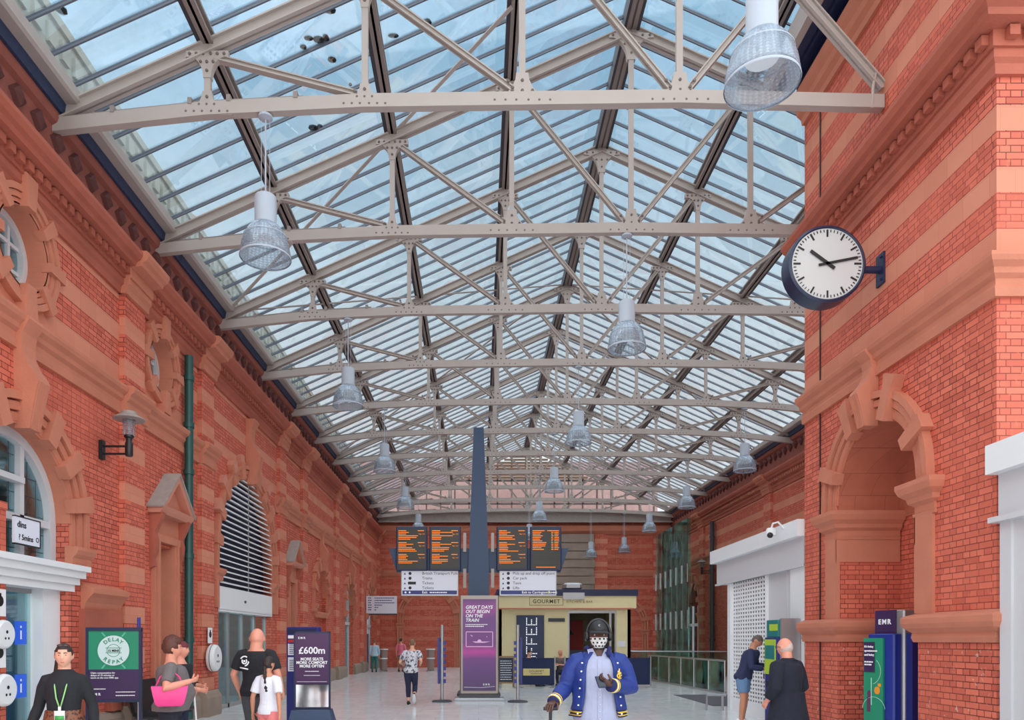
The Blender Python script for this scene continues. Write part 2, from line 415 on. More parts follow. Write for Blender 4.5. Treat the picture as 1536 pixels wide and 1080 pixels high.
CORN = [(0, 7.42), (.05, 7.42), (.06, 7.53), (.10, 7.57), (.10, 7.67), (.13, 7.67), (.13, 7.85), (.30, 7.87), (.32, 7.93), (.38, 7.96), (.42, 8.03), (.42, 8.09), (.38, 8.12), (0, 8.15)]
STRC = [(0, 5.42), (.05, 5.42), (.06, 5.52), (.04, 5.56), (.04, 5.62), (.09, 5.66), (.10, 5.72), (.16, 5.77), (.18, 5.82), (.18, 5.86), (.14, 5.88), (0, 5.92)]
def dentils(b, fn, y0, y1, step=.19, dz=0.0):
    n = int((y1 - y0) / step)
    for i in range(n):
        y = y0 + (i + .5) * step; za, zb = 7.73 + dz, 7.84 + dz
        b.rings([[fn(y - .056, za, e), fn(y + .056, za, e), fn(y + .056, zb, e), fn(y - .056, zb, e)] for e in (.12, .21)])
def run(b, fn, prof, y0, y1, extra=0.0):
    b.prism([(d + (extra if d > 0 else 0), z) for d, z in prof], lambda u, v, t: fn(t, v, u), y0, y1)
def pilaster(fn, yc, parent, w=.72, d=.10, top=7.62):
    b = MB(); b.rings([[fn(yc - w / 2, z, 0), fn(yc + w / 2, z, 0), fn(yc + w / 2, z, d), fn(yc - w / 2, z, d)] for z in (.5, top)])
    p = b.build('pilaster', M_PIL, parent)
    b = MB(); run(b, fn, [(0, 0), (.24, 0), (.24, .40), (.20, .50), (.17, .55), (0, .55)], yc - w / 2 - .06, yc + w / 2 + .06); b.build('plinth', M_STONE, p)
    b = MB(); run(b, fn, STRC, yc - w / 2 - .03, yc + w / 2 + .03, d); run(b, fn, CORN, yc - w / 2 - .05, yc + w / 2 + .05, d)
    b.build('moulding_break', M_TC, p)
    return p
for y in PILS: pilaster(FL, y, WL)
def frieze(b, fn, y0, y1):
    run(b, fn, [(-.3, 8.15), (-.05, 8.15), (-.05, 8.95), (.02, 8.99), (.05, 9.06), (.05, 9.12), (-.3, 9.14)], y0, y1)
def rosettes(b, fn, y0, y1, step=.46):
    for i in range(int((y1 - y0) / step)):
        y = y0 + (i + .5) * step; r = .17; zc = 8.77
        o = len(b.v)
        b.rings([[fn(y + r * math.cos(a), zc + r * math.sin(a), -.05) for a in (0, PI / 2, PI, 3 * PI / 2)],
                 [fn(y + r * .8 * math.cos(a), zc + r * .8 * math.sin(a), .01) for a in (0, PI / 2, PI, 3 * PI / 2)],
                 [fn(y + r * .25 * math.cos(a), zc + r * .25 * math.sin(a), .04) for a in (0, PI / 2, PI, 3 * PI / 2)]])
# cornice, string course, frieze, gutter and eaves beam of the long left wall
b = MB(); run(b, FL, CORN, 2, YE); c = b.build('trim_1', M_TCD, kind='structure')
b = MB(); dentils(b, FL, 2, YE); b.build('dentil_course', M_TCD, c)
b = MB()
for ya, yb in ((2, AL[0] - 2.5), (AL[0] + 2.5, A5[0] - 1.6), (A5[0] + 1.6, YE)): run(b, FL, STRC, ya, yb)
b.build('trim_2', M_TC, kind='structure')
b = MB(); frieze(b, FL, 2, YE); c = b.build('trim_3', M_SHADE_SOOT, kind='structure')
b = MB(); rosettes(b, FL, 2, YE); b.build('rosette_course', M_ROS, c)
b = MB(); run(b, FL, [(-.25, 9.12), (.10, 9.12), (.14, 9.34), (-.2, 9.34)], 2, YE - .05); g = b.build('trim_4', M_MESHB, kind='structure')
b = MB(); run(b, FL, [(.08, 9.28), (.28, 9.28), (.32, 9.31), (.32, 9.46), (.26, 9.5), (.08, 9.44)], 2, YE - .05); b.build('eaves_beam', M_STEEL, g)

def jamb_blocks(): pass
def arch_surround(fn, yc, r, zs, parent, zb=0.0, wide=.4, steps=3, blocks=5, name='arch_surround', m=M_TC, bl=.125, impost=True, block_first=0.0, zblk=True, bp=.15):
    b = MB()
    for i in range(steps):
        r0 = r + .02 + i * wide / steps; r1 = r0 + wide / steps - .025; d = .04 + .03 * i if i < steps - 1 else .11
        b.arc(fn, (yc, zs), r0, r1, 0, PI, -.02, d, 24)
        for sgn in (-1, 1):
            u0, u1 = sorted((yc + sgn * r0, yc + sgn * r1))
            b.prism([(u0, zb), (u1, zb), (u1, zs), (u0, zs)], lambda u, v, t: fn(u, v, t), -.02, d)
    b.arc(fn, (yc, zs), r - .01, r + .03, 0, PI, -.5, .03, 24)
    s = b.build(name, m, parent)
    angs = [PI * (k + .5 + block_first) / blocks for k in range(blocks)] if zblk else []
    for a in angs:
        if abs(a - PI / 2) < .12: continue
        b = MB(); h = bl / (r + wide * .5)
        ra, rb = r + (.02 if blocks > 9 else -.03), r + wide + .06
        c, sn = math.cos(a), math.sin(a)
        def q(rr, t): return (yc + rr * c - t * sn, zs + rr * sn + t * c)
        b.prism([q(ra, -bl * .8), q(rb, -bl), q(rb + .02, 0), q(rb, bl), q(ra, bl * .8)], fn, -.02, bp)
        b.build('voussoir_block', m, s)
    if impost:
        for sgn in (-1, 1):
            b = MB(); u = yc + sgn * (r + wide / 2)
            prof = [(-.02, 0), (.08, 0), (.10, .06), (.10, .12), (.15, .17), (.18, .23), (.18, .28), (-.02, .3)]
            b.prism([(d, zs - .62 + z) for d, z in prof], lambda u_, v, t: fn(t, v, u_), u - wide / 2 - .06, u + wide / 2 + .06)
            b.build('impost', m, s)
    return s
def console(fn, yc, ztop, zbot, parent, w=.32, out=.30, m=M_TC):
    """scrolled S-shaped bracket that runs down into the keystone"""
    h = ztop - zbot; prof = []
    pts = [(0, 1), (.40, 1), (.44, .97), (.36, .92), (.26, .86), (.22, .76), (.26, .66), (.40, .56), (.60, .47), (.66, .42), (.62, .38), (.50, .2), (.40, 0), (0, 0)]
    b = MB(); b.prism([(d * out / .62, zbot + t * h) for d, t in pts], lambda u, v, t: fn(yc + t * (1.0 - .25 * (ztop - v) / h), v, u), -w / 2, w / 2)
    k = b.build('keystone_console', m, parent)
    b = MB()
    for s in (-1, 1): b.prism([((d + .02) * out / .62, zbot + t * h) for d, t in pts[9:-1]] + [(.2, zbot), (.2, zbot + .42 * h)], lambda u, v, t: fn(yc + t, v, u), s * w * .22 - .03, s * w * .22 + .03)
    b.build('console_rib', m, k)

for (yc, r, zs), st in ((A1, 1), (A3, 1), (A4, 1), (A5, 1)):
    s = arch_surround(FL, yc, r, zs, WL, 2.75, .40, 3, 7)
    console(FL, yc, 5.84 if yc != A5[0] else 5.95, zs + r - .08, s)
# tall louvred arch: fluted blocks and a high scroll that breaks the string course
s = arch_surround(FL, AL[0], AL[1], AL[2], WL, 2.4, .36, 3, 11, bl=.14, impost=True, bp=.13)
for k in range(11):
    a = PI * (k + .5) / 11
    if abs(a - PI / 2) < .1 or k in (0, 10): continue
    b = MB(); c, sn = math.cos(a), math.sin(a); r = AL[1]
    def q(rr, t): return (AL[0] + rr * c - t * sn, AL[2] + rr * sn + t * c)
    b.prism([q(r + .34, -.10), q(r + .56, -.15), q(r + .62, 0), q(r + .56, .15), q(r + .34, .10)], FL, -.02, .17 if k % 2 else .12)
    b.build('voussoir_crest', M_PINK, s)
console(FL, AL[0], 7.35, AL[1] + AL[2] - .1, s, .36, .36)

# round windows
def round_window(n, fn, yc, zc, r, parent):
    b = MB(); w_ = thing('window_%d' % n, None, None, fn(yc, zc - r, -.3), kind='structure')
    b.arc(fn, (yc, zc), r - .10, r + .01, 0, 2 * PI, -.36, -.22, 32)
    for s in (-1, 1):
        y = yc + s * r * .33; h = math.sqrt(r * r - (r * .33) ** 2) - .05
        b.prism([(y - .025, zc - h), (y + .025, zc - h), (y + .025, zc + h), (y - .025, zc + h)], fn, -.33, -.26)
        z = zc + s * r * .33
        b.prism([(yc - h, z - .025), (yc + h, z - .025), (yc + h, z + .025), (yc - h, z + .025)], fn, -.325, -.265)
    b.build('window_frame', M_GREYW, w_)
    b = MB(); b.prism([(yc + r * .97 * math.cos(2 * PI * k / 32), zc + r * .97 * math.sin(2 * PI * k / 32)) for k in range(32)], fn, -.31, -.30); b.build('pane', G_DOOR, w_)
    b = MB(); b.prism([(yc + r * 1.2 * math.cos(2 * PI * k / 32), zc + r * 1.2 * math.sin(2 * PI * k / 32)) for k in range(32)], fn, -.62, -.6); b.build('room_behind', M_DGREY, w_)
    b = MB()
    for i, (ra, rb, d) in enumerate(((r, r + .07, .05), (r + .08, r + .15, .075), (r + .16, r + .24, .10))): b.arc(fn, (yc, zc), ra, rb, 0, 2 * PI, -.02, d, 40)
    b.arc(fn, (yc, zc), r - .005, r + .02, 0, 2 * PI, -.45, .05, 40)
    s = b.build('round_surround', M_TC, parent)
    for k in range(8):
        a = PI / 4 * k; b = MB(); c, sn = math.cos(a), math.sin(a); top = k == 2; bot = k == 6
        rb = r + (.40 if top or bot else .33)
        def q(rr, t): return (yc + rr * c - t * sn, zc + rr * sn + t * c)
        wd = .13 if top or bot else .09
        b.prism([q(r - .02, -wd * .7), q(rb, -wd), q(rb, wd), q(r - .02, wd * .7)], fn, -.02, .16 if top or bot else .12)
        b.build('voussoir_block', M_TC, s)
for i, (yc, zc, r) in enumerate(ROUNDS): round_window(1 + i, FL, yc, zc, r, WL)

# pedimented doorways
def pediment(fn, yc, parent):
    f0 = fn; fn = lambda u, v, d: f0(yc + (u - yc) * .8, v, d * .75 if d > 0 else d)
    b = MB()
    for s in (-1, 1):                       # moulded jambs
        for k, (a, c, d) in enumerate(((.40, .49, .10), (.50, .58, .14), (.60, .72, .09))):
            u0, u1 = sorted((yc + s * a, yc + s * c)); b.prism([(u0, 0.1), (u1, 0.1), (u1, 3.5), (u0, 3.5)], fn, -.22 if k == 0 else -.02, d)
    b.prism([(yc - .74, 3.48), (yc + .74, 3.48), (yc + .74, 3.62), (yc - .74, 3.62)], fn, -.02, .13)
    b.prism([(yc - .7, 3.62), (yc + .7, 3.62), (yc + .7, 3.97), (yc - .7, 3.97)], fn, -.02, .07)
    s0 = b.build('door_surround', M_TC, parent)
    b = MB()
    for s in (-1, 1):                       # scrolled side brackets
        pts = [(0, 2.95), (.12, 3.0), (.10, 3.15), (.16, 3.3), (.18, 3.5), (.14, 3.62), (.28, 3.85), (.34, 3.98), (0, 3.98)]
        b.prism(pts, lambda u, v, t: fn(t, v, u), yc + s * .74 - .08, yc + s * .74 + .08)
    b.build('bracket', M_TCD, s0)
    b = MB()
    b.prism([(0, 3.97), (.30, 3.97), (.36, 4.03), (.40, 4.1), (0, 4.1)], lambda u, v, t: fn(t, v, u), yc - .9, yc + .9)
    b.prism([(yc - .7, 4.1), (yc + .7, 4.1), (yc, 4.66)], fn, -.02, .16)
    for s in (-1, 1):
        b.prism([(yc + s * .93, 4.08), (yc + s * .74, 4.08), (yc, 4.64), (yc, 4.80)], fn, -.02, .38)
    p = b.build('pediment', M_PINK, s0)
    b = MB()
    for s in (-1, 1): b.prism([(yc + s * .96, 4.09), (yc + s * .94, 4.06), (yc, 4.79), (yc, 4.83)], fn, -.02, .42)
    b.build('lead_flashing', M_LEAD, p)
for yc in PEDS: pediment(FL, yc, WL)
# --- what fills the openings of the left wall -------------------------------
# entrance arch: white framed fanlight over a glazed doorway
yc, r, zs = A1
w3 = thing('window_3', None, None, (XL - .3, yc, 2.8), kind='structure')
b = MB(); b.arc(FL, (yc, zs), r - .14, r, 0, PI, -.34, -.18, 28)
for s in (-1, 1):
    u0, u1 = sorted((yc + s * (r - .14), yc + s * r)); b.prism([(u0, 2.72), (u1, 2.72), (u1, zs), (u0, zs)], FL, -.34, -.18)
for u in (-.36, .36): b.prism([(yc + u - .045, 2.72), (yc + u + .045, 2.72), (yc + u + .045, zs + .96), (yc + u - .045, zs + .96)], FL, -.33, -.2)
b.prism([(yc - r + .1, zs - .1), (yc + r - .1, zs - .1), (yc + r - .1, zs), (yc - r + .1, zs)], FL, -.33, -.2)
b.prism([(yc - .36, zs + .42), (yc + .36, zs + .42), (yc + .36, zs + .5), (yc - .36, zs + .5)], FL, -.33, -.16)
b.build('window_frame', M_GREYW, w3)
b = MB(); pts = [(yc - r + .05, 2.75), (yc + r - .05, 2.75)] + [(yc + (r - .05) * math.cos(PI * k / 20), zs + (r - .05) * math.sin(PI * k / 20)) for k in range(21)]
b.prism(pts, FL, -.285, -.275); b.build('pane', G_DOOR, w3)
b = MB()
for k in range(-5, 6): b.tube([FL(yc + k * .2, 2.75, -.29), FL(yc + k * .2, zs + math.sqrt(max(0.01, r * r - k * k * .04)) - .06, -.29)], .008, 5)
for k in range(6): b.tube([FL(yc - r * .9, 2.9 + k * .25, -.29), FL(yc + r * .9, 2.9 + k * .25, -.29)], .008, 5)
b.build('leaded_bars', M_DGREY, w3)
d1 = thing('door_1', None, None, (XL - .25, yc, 0), kind='structure')
b = MB()
for d, z0, z1 in ((.02, 2.36, 2.46), (.07, 2.46, 2.56), (.13, 2.56, 2.66), (.18, 2.66, 2.74)):
    b.prism([(yc - r - .12 - d, z0), (yc + r + .12 + d, z0), (yc + r + .12 + d, z1), (yc - r - .12 - d, z1)], FL, -.35, d)
b.build('transom', M_WHITE, d1)
b = MB()
for s in (-1, 1):
    u0, u1 = sorted((yc + s * (r - .42), yc + s * (r + .02))); b.prism([(u0, 0), (u1, 0), (u1, 2.4), (u0, 2.4)], FL, -.34, -.12)
b.build('door_post', M_WHITE, d1)
for s in (-1, 1):
    u0, u1 = sorted((yc + s * .02, yc + s * .68)); b = MB(); b.prism([(u0, .1), (u1, .1), (u1, 2.3), (u0, 2.3)], FL, -.30, -.285); g_ = b.build('door_leaf', G_DOOR, d1)
    b = MB(); b.prism([(u0, 0), (u1, 0), (u1, .1), (u0, .1)], FL, -.31, -.27); b.prism([(u0, 2.3), (u1, 2.3), (u1, 2.36), (u0, 2.36)], FL, -.31, -.27); b.build('door_rail', M_ALU, g_)
b = MB(); b.box(-11, XL - .56, 8.0, 11.2, 0, .02); b.box(-11, -10.9, 8.0, 11.2, 0, 4.6); b.box(-11, XL - .56, 11.1, 11.2, 0, 4.6); b.box(-11, XL - .56, 8.0, 8.1, 0, 4.6); b.box(-11, XL - .56, 8, 11.2, 4.6, 4.7)
b.build('wall_lobby', M_DARKIN, kind='structure')
# brick strip inside the entrance opening that carries the push pads
b = MB(); b.box(XL - .35, XL - .02, 8.92, 9.34, 0, 3.3); b.box(XL - .37, XL + .0, 8.92, 9.34, 3.3, 3.4); PUSHP = b.build('door_pier', M_PLAIN, d1)
# niche panel right of the entrance, with moulded shelf
b = MB(); run(b, FL, [(0, 2.12), (.05, 2.12), (.08, 2.22), (.14, 2.3), (.2, 2.36), (.2, 2.44), (0, 2.52)], 11.05, 12.18); b.build('niche_shelf', M_TC, WL)
b = MB()
for ya, yb, za, zb in ((11.0, 11.3, .5, 2.12), (11.82, 12.16, .5, 2.12), (11.3, 11.82, 1.62, 2.12)): b.prism([(ya, za), (yb, za), (yb, zb), (ya, zb)], FL, -.02, .1)
for ya, yb, za, zb in ((11.3, 11.35, .5, 1.62), (11.77, 11.82, .5, 1.62), (11.3, 11.82, 1.57, 1.62)): b.prism([(ya, za), (yb, za), (yb, zb), (ya, zb)], FL, -.02, .05)
b.build('niche_frame', M_TCD, WL)

# narrow doors under the pediments
for n, yc in enumerate(PEDS):
    t = thing('window_%d' % (4 + n), None, None, (XL - .3, yc, .5), kind='structure')
    FW = lambda u, v, d, yc=yc: FL(yc + (u - yc) * .8, v, d)
    b = MB()
    for a, c in ((-.42, -.22), (.22, .42)): b.prism([(yc + a, .5), (yc + c, .5), (yc + c, 3.42), (yc + a, 3.42)], FW, -.42, -.24)
    b.prism([(yc - .42, 3.32), (yc + .42, 3.32), (yc + .42, 3.42), (yc - .42, 3.42)], FW, -.42, -.24)
    b.prism([(yc - .03, .5), (yc + .03, .5), (yc + .03, 3.4), (yc - .03, 3.4)], FW, -.4, -.28)
    for z in (1.3, 2.1, 2.9): b.prism([(yc - .4, z), (yc + .4, z), (yc + .4, z + .04), (yc - .4, z + .04)], FW, -.38, -.3)
    b.build('window_frame', M_WHITE, t)
    b = MB(); b.prism([(yc - .4, .5), (yc + .4, .5), (yc + .4, 3.4), (yc - .4, 3.4)], FW, -.36, -.35); b.build('pane', G_DOOR, t)
    b = MB(); b.box(XL - .5, XL - .46, yc - .34, yc + .34, .5, 3.42); b.build('window_blind', M_GREYW, t)

# louvred arch: slats above a white band and glazed doors
yc, r, zs = AL
def FD(u, v, d): return (XL + min(d + .13, .03), u, v)
lv = thing('window_6', None, None, (XL - .3, yc, 2.8), kind='structure')
z = 2.98
while z < zs + r - .05:
    h = r - .02 if z < zs else math.sqrt(max(.001, r * r - (z - zs) ** 2)) - .02
    b = MB(); b.prism([(-.26, z + .055), (-.10, z), (-.10, z + .032), (-.26, z + .08)], lambda u, v, t: FD(t, v, u), yc - h, yc + h)
    b.build('louvre_slat', M_WHITE, lv); z += .135
b = MB(); pts = [(yc - r, 2.9), (yc + r, 2.9)] + [(yc + r * math.cos(PI * k / 24), zs + r * math.sin(PI * k / 24)) for k in range(25)]
b.prism(pts, FD, -.40, -.36); b.build('louvre_backing', M_NAVY, lv)
b = MB(); b.prism([(yc - .02, 2.9), (yc + .02, 2.9), (yc + .02, zs + r - .03), (yc - .02, zs + r - .03)], FD, -.12, -.085); b.build('louvre_stay', M_ALU, lv)
d2 = thing('door_2', None, None, (XL - .3, yc, 0), kind='structure')
b = MB(); b.prism([(yc - r, 2.36), (yc + r, 2.36), (yc + r, 2.9), (yc - r, 2.9)], FD, -.4, .02); b.prism([(yc - r, 2.32), (yc + r, 2.32), (yc + r, 2.37), (yc - r, 2.37)], FD, -.42, .0); b.build('transom', M_WHITE, d2)
b = MB(); b.cbox(FD(yc - .3, 2.62, .03), .03, .12, .06); b.build('door_sensor', M_BLUE, d2)
for k in range(4):
    u0 = yc - r + .05 + k * (2 * r - .1) / 4; u1 = u0 + (2 * r - .1) / 4 - .04
    b = MB(); b.prism([(u0, .08), (u1, .08), (u1, 2.3), (u0, 2.3)], FD, -.30, -.285); g_ = b.build('door_leaf', G_DOOR, d2)
    b = MB()
    for a, c in ((u0, u0 + .035), (u1 - .035, u1)): b.prism([(a, 0), (c, 0), (c, 2.34), (a, 2.34)], FD, -.32, -.26)
    b.prism([(u0, 0), (u1, 0), (u1, .1), (u0, .1)], FD, -.32, -.26); b.build('door_stile', M_ALU, g_)
b = MB(); b.box(-9, XL - .56, 16.6, 21.5, 0, .02); b.box(-9.1, -9, 16.6, 21.5, 0, 3); b.box(-9, XL - .56, 16.5, 16.6, 0, 3); b.box(-9, XL - .56, 21.5, 21.6, 0, 3); b.box(-9, XL - .56, 16.6, 21.5, 2.95, 3)
b.build('wall_office', M_DARKIN, kind='structure')
# far arches: bricked, dark, and bright with a blue lower half
b = MB()
yc, r, zs = A3; pts = [(yc - r, 0), (yc + r, 0)] + [(yc + r * math.cos(PI * k / 20), zs + r * math.sin(PI * k / 20)) for k in range(21)]
b.prism(pts, FL, -.4, -.16); b.build('arch_infill', M_PLAIN, WL)
run_ = MB(); run(run_, FL, [(-.2, 2.5), (.06, 2.5), (.12, 2.62), (.12, 2.7), (-.2, 2.74)], yc - r, yc + r); run_.build('sill', M_TC, WL)
for n, (arch, m, low) in enumerate(((A4, M_DARKIN, M_DARKIN), (A5, M_WHITE, M_BLUE))):
    yc, r, zs = arch; t = thing('window_%d' % (7 + n), None, None, (XL - .3, yc, 0), kind='structure')
    pts = [(yc - r, 2.0), (yc + r, 2.0)] + [(yc + r * math.cos(PI * k / 20), zs + r * math.sin(PI * k / 20)) for k in range(21)]
    b = MB(); b.prism(pts, FL, -.4, -.3); b.build('upper_panel', m, t)
    b = MB(); b.prism([(yc - r, 0), (yc + r, 0), (yc + r, 2.0), (yc - r, 2.0)], FL, -.4, -.28); b.build('lower_panel', low, t)
    b = MB(); b.arc(FL, (yc, zs), r - .1, r, 0, PI, -.3, -.2, 20)
    for s in (-1, 0, 1): b.prism([(yc + s * (r - .05) - .05, 0), (yc + s * (r - .05) + .05, 0), (yc + s * (r - .05) + .05, zs), (yc + s * (r - .05) - .05, zs)], FL, -.3, -.2)
    b.prism([(yc - r, 2.36), (yc + r, 2.36), (yc + r, 2.5), (yc - r, 2.5)], FL, -.3, -.16); b.build('window_frame', M_GREYW, t)
# base of the wall
b = MB()
for ya, yb in ((10.9, 13.4), (14.8, 16.8), (21.3, 23.0), (24.0, 26.6), (29.0, 32.9), (35.1, 39.2), (41.95, YE)): run(b, FL, [(0, 0), (.12, 0), (.12, .38), (.08, .46), (0, .5)], ya, yb)
b.build('baseboard_left', M_STONE, kind='structure')

# --- right wall, far --------------------------------------------------------
b = MB(); wall_mesh(b, XR, -1, .5, 13.1, YE, 8.0, [(39.8, 1.5, 3.4)], [], [], 5.95); WR = b.build('wall_right', M_BRICK, kind='structure')
for y in (20.0, 29.0, 37.6, 42.6): pilaster(FR, y, WR)
b = MB(); run(b, FR, CORN, 13.1, YE); c = b.build('trim_5', M_TCD, kind='structure')
b = MB(); dentils(b, FR, 13.1, YE); b.build('dentil_course', M_TC, c)
b = MB(); run(b, FR, STRC, 13.1, YE); b.build('trim_6', M_TC, kind='structure')
b = MB(); frieze(b, FR, 13.1, YE); c = b.build('trim_7', M_SHADE_SOOT, kind='structure')
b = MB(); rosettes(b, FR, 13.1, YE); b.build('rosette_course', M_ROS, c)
b = MB(); run(b, FR, [(-.4, 9.12), (.10, 9.12), (.14, 9.34), (-.4, 9.34)], 13.1, YE - .05); g = b.build('trim_8', M_MESHB, kind='structure')
b = MB(); run(b, FR, [(.08, 9.28), (.28, 9.28), (.32, 9.31), (.32, 9.46), (.26, 9.5), (.08, 9.44)], 13.1, YE - .05); b.build('eaves_beam', M_STEEL, g)
arch_surround(FR, 39.8, 1.5, 3.4, WR, 0.0, .4, 2, 7)
w9 = thing('window_9', None, None, (XR + .3, 39.8, 0), kind='structure')
b = MB(); b.prism([(38.3, 0), (41.3, 0)] + [(39.8 + 1.5 * math.cos(PI * k / 20), 3.4 + 1.5 * math.sin(PI * k / 20)) for k in range(21)], FR, -.3, -.29); b.build('pane', G_CLEAR, w9)
b = MB()
for y in (38.4, 39.3, 40.3, 41.2): b.prism([(y - .04, 0), (y + .04, 0), (y + .04, 3.5), (y - .04, 3.5)], FR, -.34, -.24)
b.prism([(38.3, 2.4), (41.3, 2.4), (41.3, 2.55), (38.3, 2.55)], FR, -.34, -.22); b.build('window_frame', M_WHITE, w9)

# --- red brick pier with its arched recess -----------------------------------
PY0, PY1, PXE, PZT = 8.17, 12.98, 9.2, 10.55
AP = (10.7, 1.07, 3.80)
CORNP = [(d, z + .50) for d, z in CORN]; STRCP = [(d, z + .04) for d, z in STRC]
b = MB(); wall_mesh(b, XP, -1, 1.0, PY0, PY1, 11.0, [AP], [], [], 5.95)
b.box(XP + 1.0, PXE, PY0, PY1, 0, 11.0)
WP = b.build('wall_pier', M_BRICKP, kind='structure')
b = MB()                                                           # terracotta lining of the recess
n = 20; yc, r, zs = AP
b.arc(FP, (yc, zs), r - .03, r, 0, PI, -1.0, .0, 24)
for s in (-1, 1):
    u0, u1 = sorted((yc + s * (r - .03), yc + s * r)); b.prism([(u0, 3.6), (u1, 3.6), (u1, zs), (u0, zs)], FP, -1.0, 0)
b.build('recess_lining', M_BLOCK, WP)
b = MB(); b.box(XP + .96, XP + 1.0, AP[0] - AP[1], AP[0] + AP[1], 3.6, AP[2] + AP[1]); b.build('recess_back', M_BLOCK, WP)
def fplevel(profile, m, name, ext=0.0, y0=PY0, y1=PY1, kind='structure'):
    """moulding that runs along the hall face of the pier and returns round its near corner"""
    b = MB(); prof = [(d, z) for d, z in profile]
    rs = [[(XP - d, y1 + (0 if d <= 0 else 0), z) for d, z in prof], [(XP - d, y0 - max(d, 0), z) for d, z in prof], [(PXE, y0 - max(d, 0), z) for d, z in prof]]
    b.rings(rs); return b.build(name, m, kind=kind)
fplevel(STRCP, M_TC, 'trim_9'); tc_ = fplevel(CORNP, M_TCD, 'trim_10')
b = MB(); dentils(b, FP, PY0 - .1, PY1, dz=.50)
for i in range(17):
    x = XP + (i + .3) * .19; b.box(x - .056, x + .056, PY0 - .21, PY0 - .12, 8.23, 8.34)
b.build('dentil_course', M_TCD, tc_)
DADO = [(0, 1.62), (.04, 1.62), (.06, 1.68), (.05, 1.74), (.12, 1.80), (.15, 1.86), (.15, 1.93), (.12, 1.96), (0, 2.0)]
b = MB()
yn, yf = AP[0] - AP[1], AP[0] + AP[1]
b.rings([[(PXE, PY0 - max(d, 0), z) for d, z in DADO], [(XP - d, PY0 - d, z) for d, z in DADO], [(XP - d, yn + d, z) for d, z in DADO], [(XP + .98, yn + d, z) for d, z in DADO]])
b.rings([[(XP - d, PY1, z) for d, z in DADO], [(XP - d, yf - d, z) for d, z in DADO], [(XP + .98, yf - d, z) for d, z in DADO]])
b.build('trim_11', M_TC, kind='structure')
UC = [(0, 10.75), (.05, 10.75), (.07, 10.84), (.14, 10.9), (.16, 11.0), (.22, 11.06), (.24, 11.2), (0, 11.22)]
fplevel(UC, M_TC, 'trim_12')
b = MB(); b.box(XP - .12, PXE, PY0 - .1, PY1 + .05, 11.22, 12.0)
pg = b.build('trim_13', M_NAVY, kind='structure')
b = MB(); b.box(XP - .62, XP - .50, PY0 - 4, PY1 + .3, 11.42, 11.8); b.build('eaves_beam', M_STEEL, pg)
b = MB(); b.box(XP - .50, XP - .12, PY0 - 4, PY1 + .3, 11.46, 11.56); b.box(XP - .33, XP - .29, PY0 - 4, PY1 + .3, 11.38, 11.46); b.build('gutter_soffit', M_NAVY, pg)
s = arch_surround(FP, *AP, WP, 3.66, .36, 3, 0, impost=False)
for a in (.40, 1.15, PI - 1.15, PI - .45):
    b = MB(); c, sn = math.cos(a), math.sin(a); r = AP[1]
    def q(rr, t): return (AP[0] + rr * c - t * sn, AP[2] + rr * sn + t * c)
    up = .12 if 1.0 < a < 2.2 else 0
    b.prism([q(r - .05, -.09), q(r + .40, -.11), q(r + .44 + up, -.15 if up else -.11), q(r + .44 + up, .15 if up else .11), q(r + .40, .11), q(r - .05, .09)], FP, -.02, .16)
    b.build('voussoir_block', M_TC, s)
console(FP, AP[0], 5.86, AP[2] + AP[1] - .12, s, .27, .30)
for sgn in (-1, 1):                                                # imposts that return into the recess
    b = MB(); y = AP[0] + sgn * AP[1]
    prof = [(.0, 3.26), (.04, 3.26), (.05, 3.30), (.03, 3.31), (.03, 3.40), (.09, 3.44), (.10, 3.5), (.17, 3.56), (.2, 3.64), (.2, 3.70), (0, 3.72)]
    b.rings([[(XP, y + sgn * (.36 + d), z) for d, z in prof], [(XP - d, y + sgn * (.36 + d), z) for d, z in prof], [(XP - d, y - sgn * d, z) for d, z in prof], [(XP + .98, y - sgn * d, z) for d, z in prof]])
    u0, u1 = sorted((y - sgn * .025, y)); b.box(XP - .04, XP + .98, u0, u1, 2.9, 3.28)
    ya, yb = sorted((y - sgn * .02, y + sgn * .36)); b.prism([(ya, 1.95), (yb, 2.0), (yb, 3.28), (ya, 3.28)], FP, -.98 if False else -.02, .04)
    b.build('impost', M_TC, s)
b = MB(); b.tube([(XP - .02, 12.35, 0), (XP - .02, 12.35, 10.7)], .012, 6); b.build('cable_run', M_BLACK, WP)

# --- end wall ---------------------------------------------------------------
def FE(u, v, d): return (u, YE - d, v)
b = MB(); b.box(-6.6, 12.2, YE, YE + .5, 0, 9.0); WE = b.build('wall_end', M_ENDW, kind='structure')
b = MB(); b.prism([(0, 8.0), (.1, 8.0), (.3, 8.2), (.34, 8.5), (0, 8.6)], lambda u, v, t: FE(t, v, u), -6.0, 11.5); b.prism([(0, 5.5), (.08, 5.5), (.16, 5.72), (.16, 5.82), (0, 5.88)], lambda u, v, t: FE(t, v, u), -6.0, 11.5); b.build('trim_14', M_TC, kind='structure')
def FEm(u, v, d): return FE(u, v, d)
arch_surround(FEm, -3.0, 1.5, 3.0, WE, 0.0, .42, 3, 7)
arch_surround(FEm, 8.6, 1.2, 2.6, WE, 0.0, .42, 3, 7)
for x in (3.6, 7.35, 10.9):
    b = MB(); b.box(x - .4, x + .4, YE - .14, YE, 0, 8.0); b.build('pilaster', M_PIL, WE)
b = MB(); b.box(4.6, 6.9, YE - .3, YE, 0, 8.0)
for z in range(16): b.box(4.55, 6.95 - (z % 2) * .3, YE - .36, YE - .3, z * .5, z * .5 + .44)
b.build('stone_bay', M_STONE, WE)
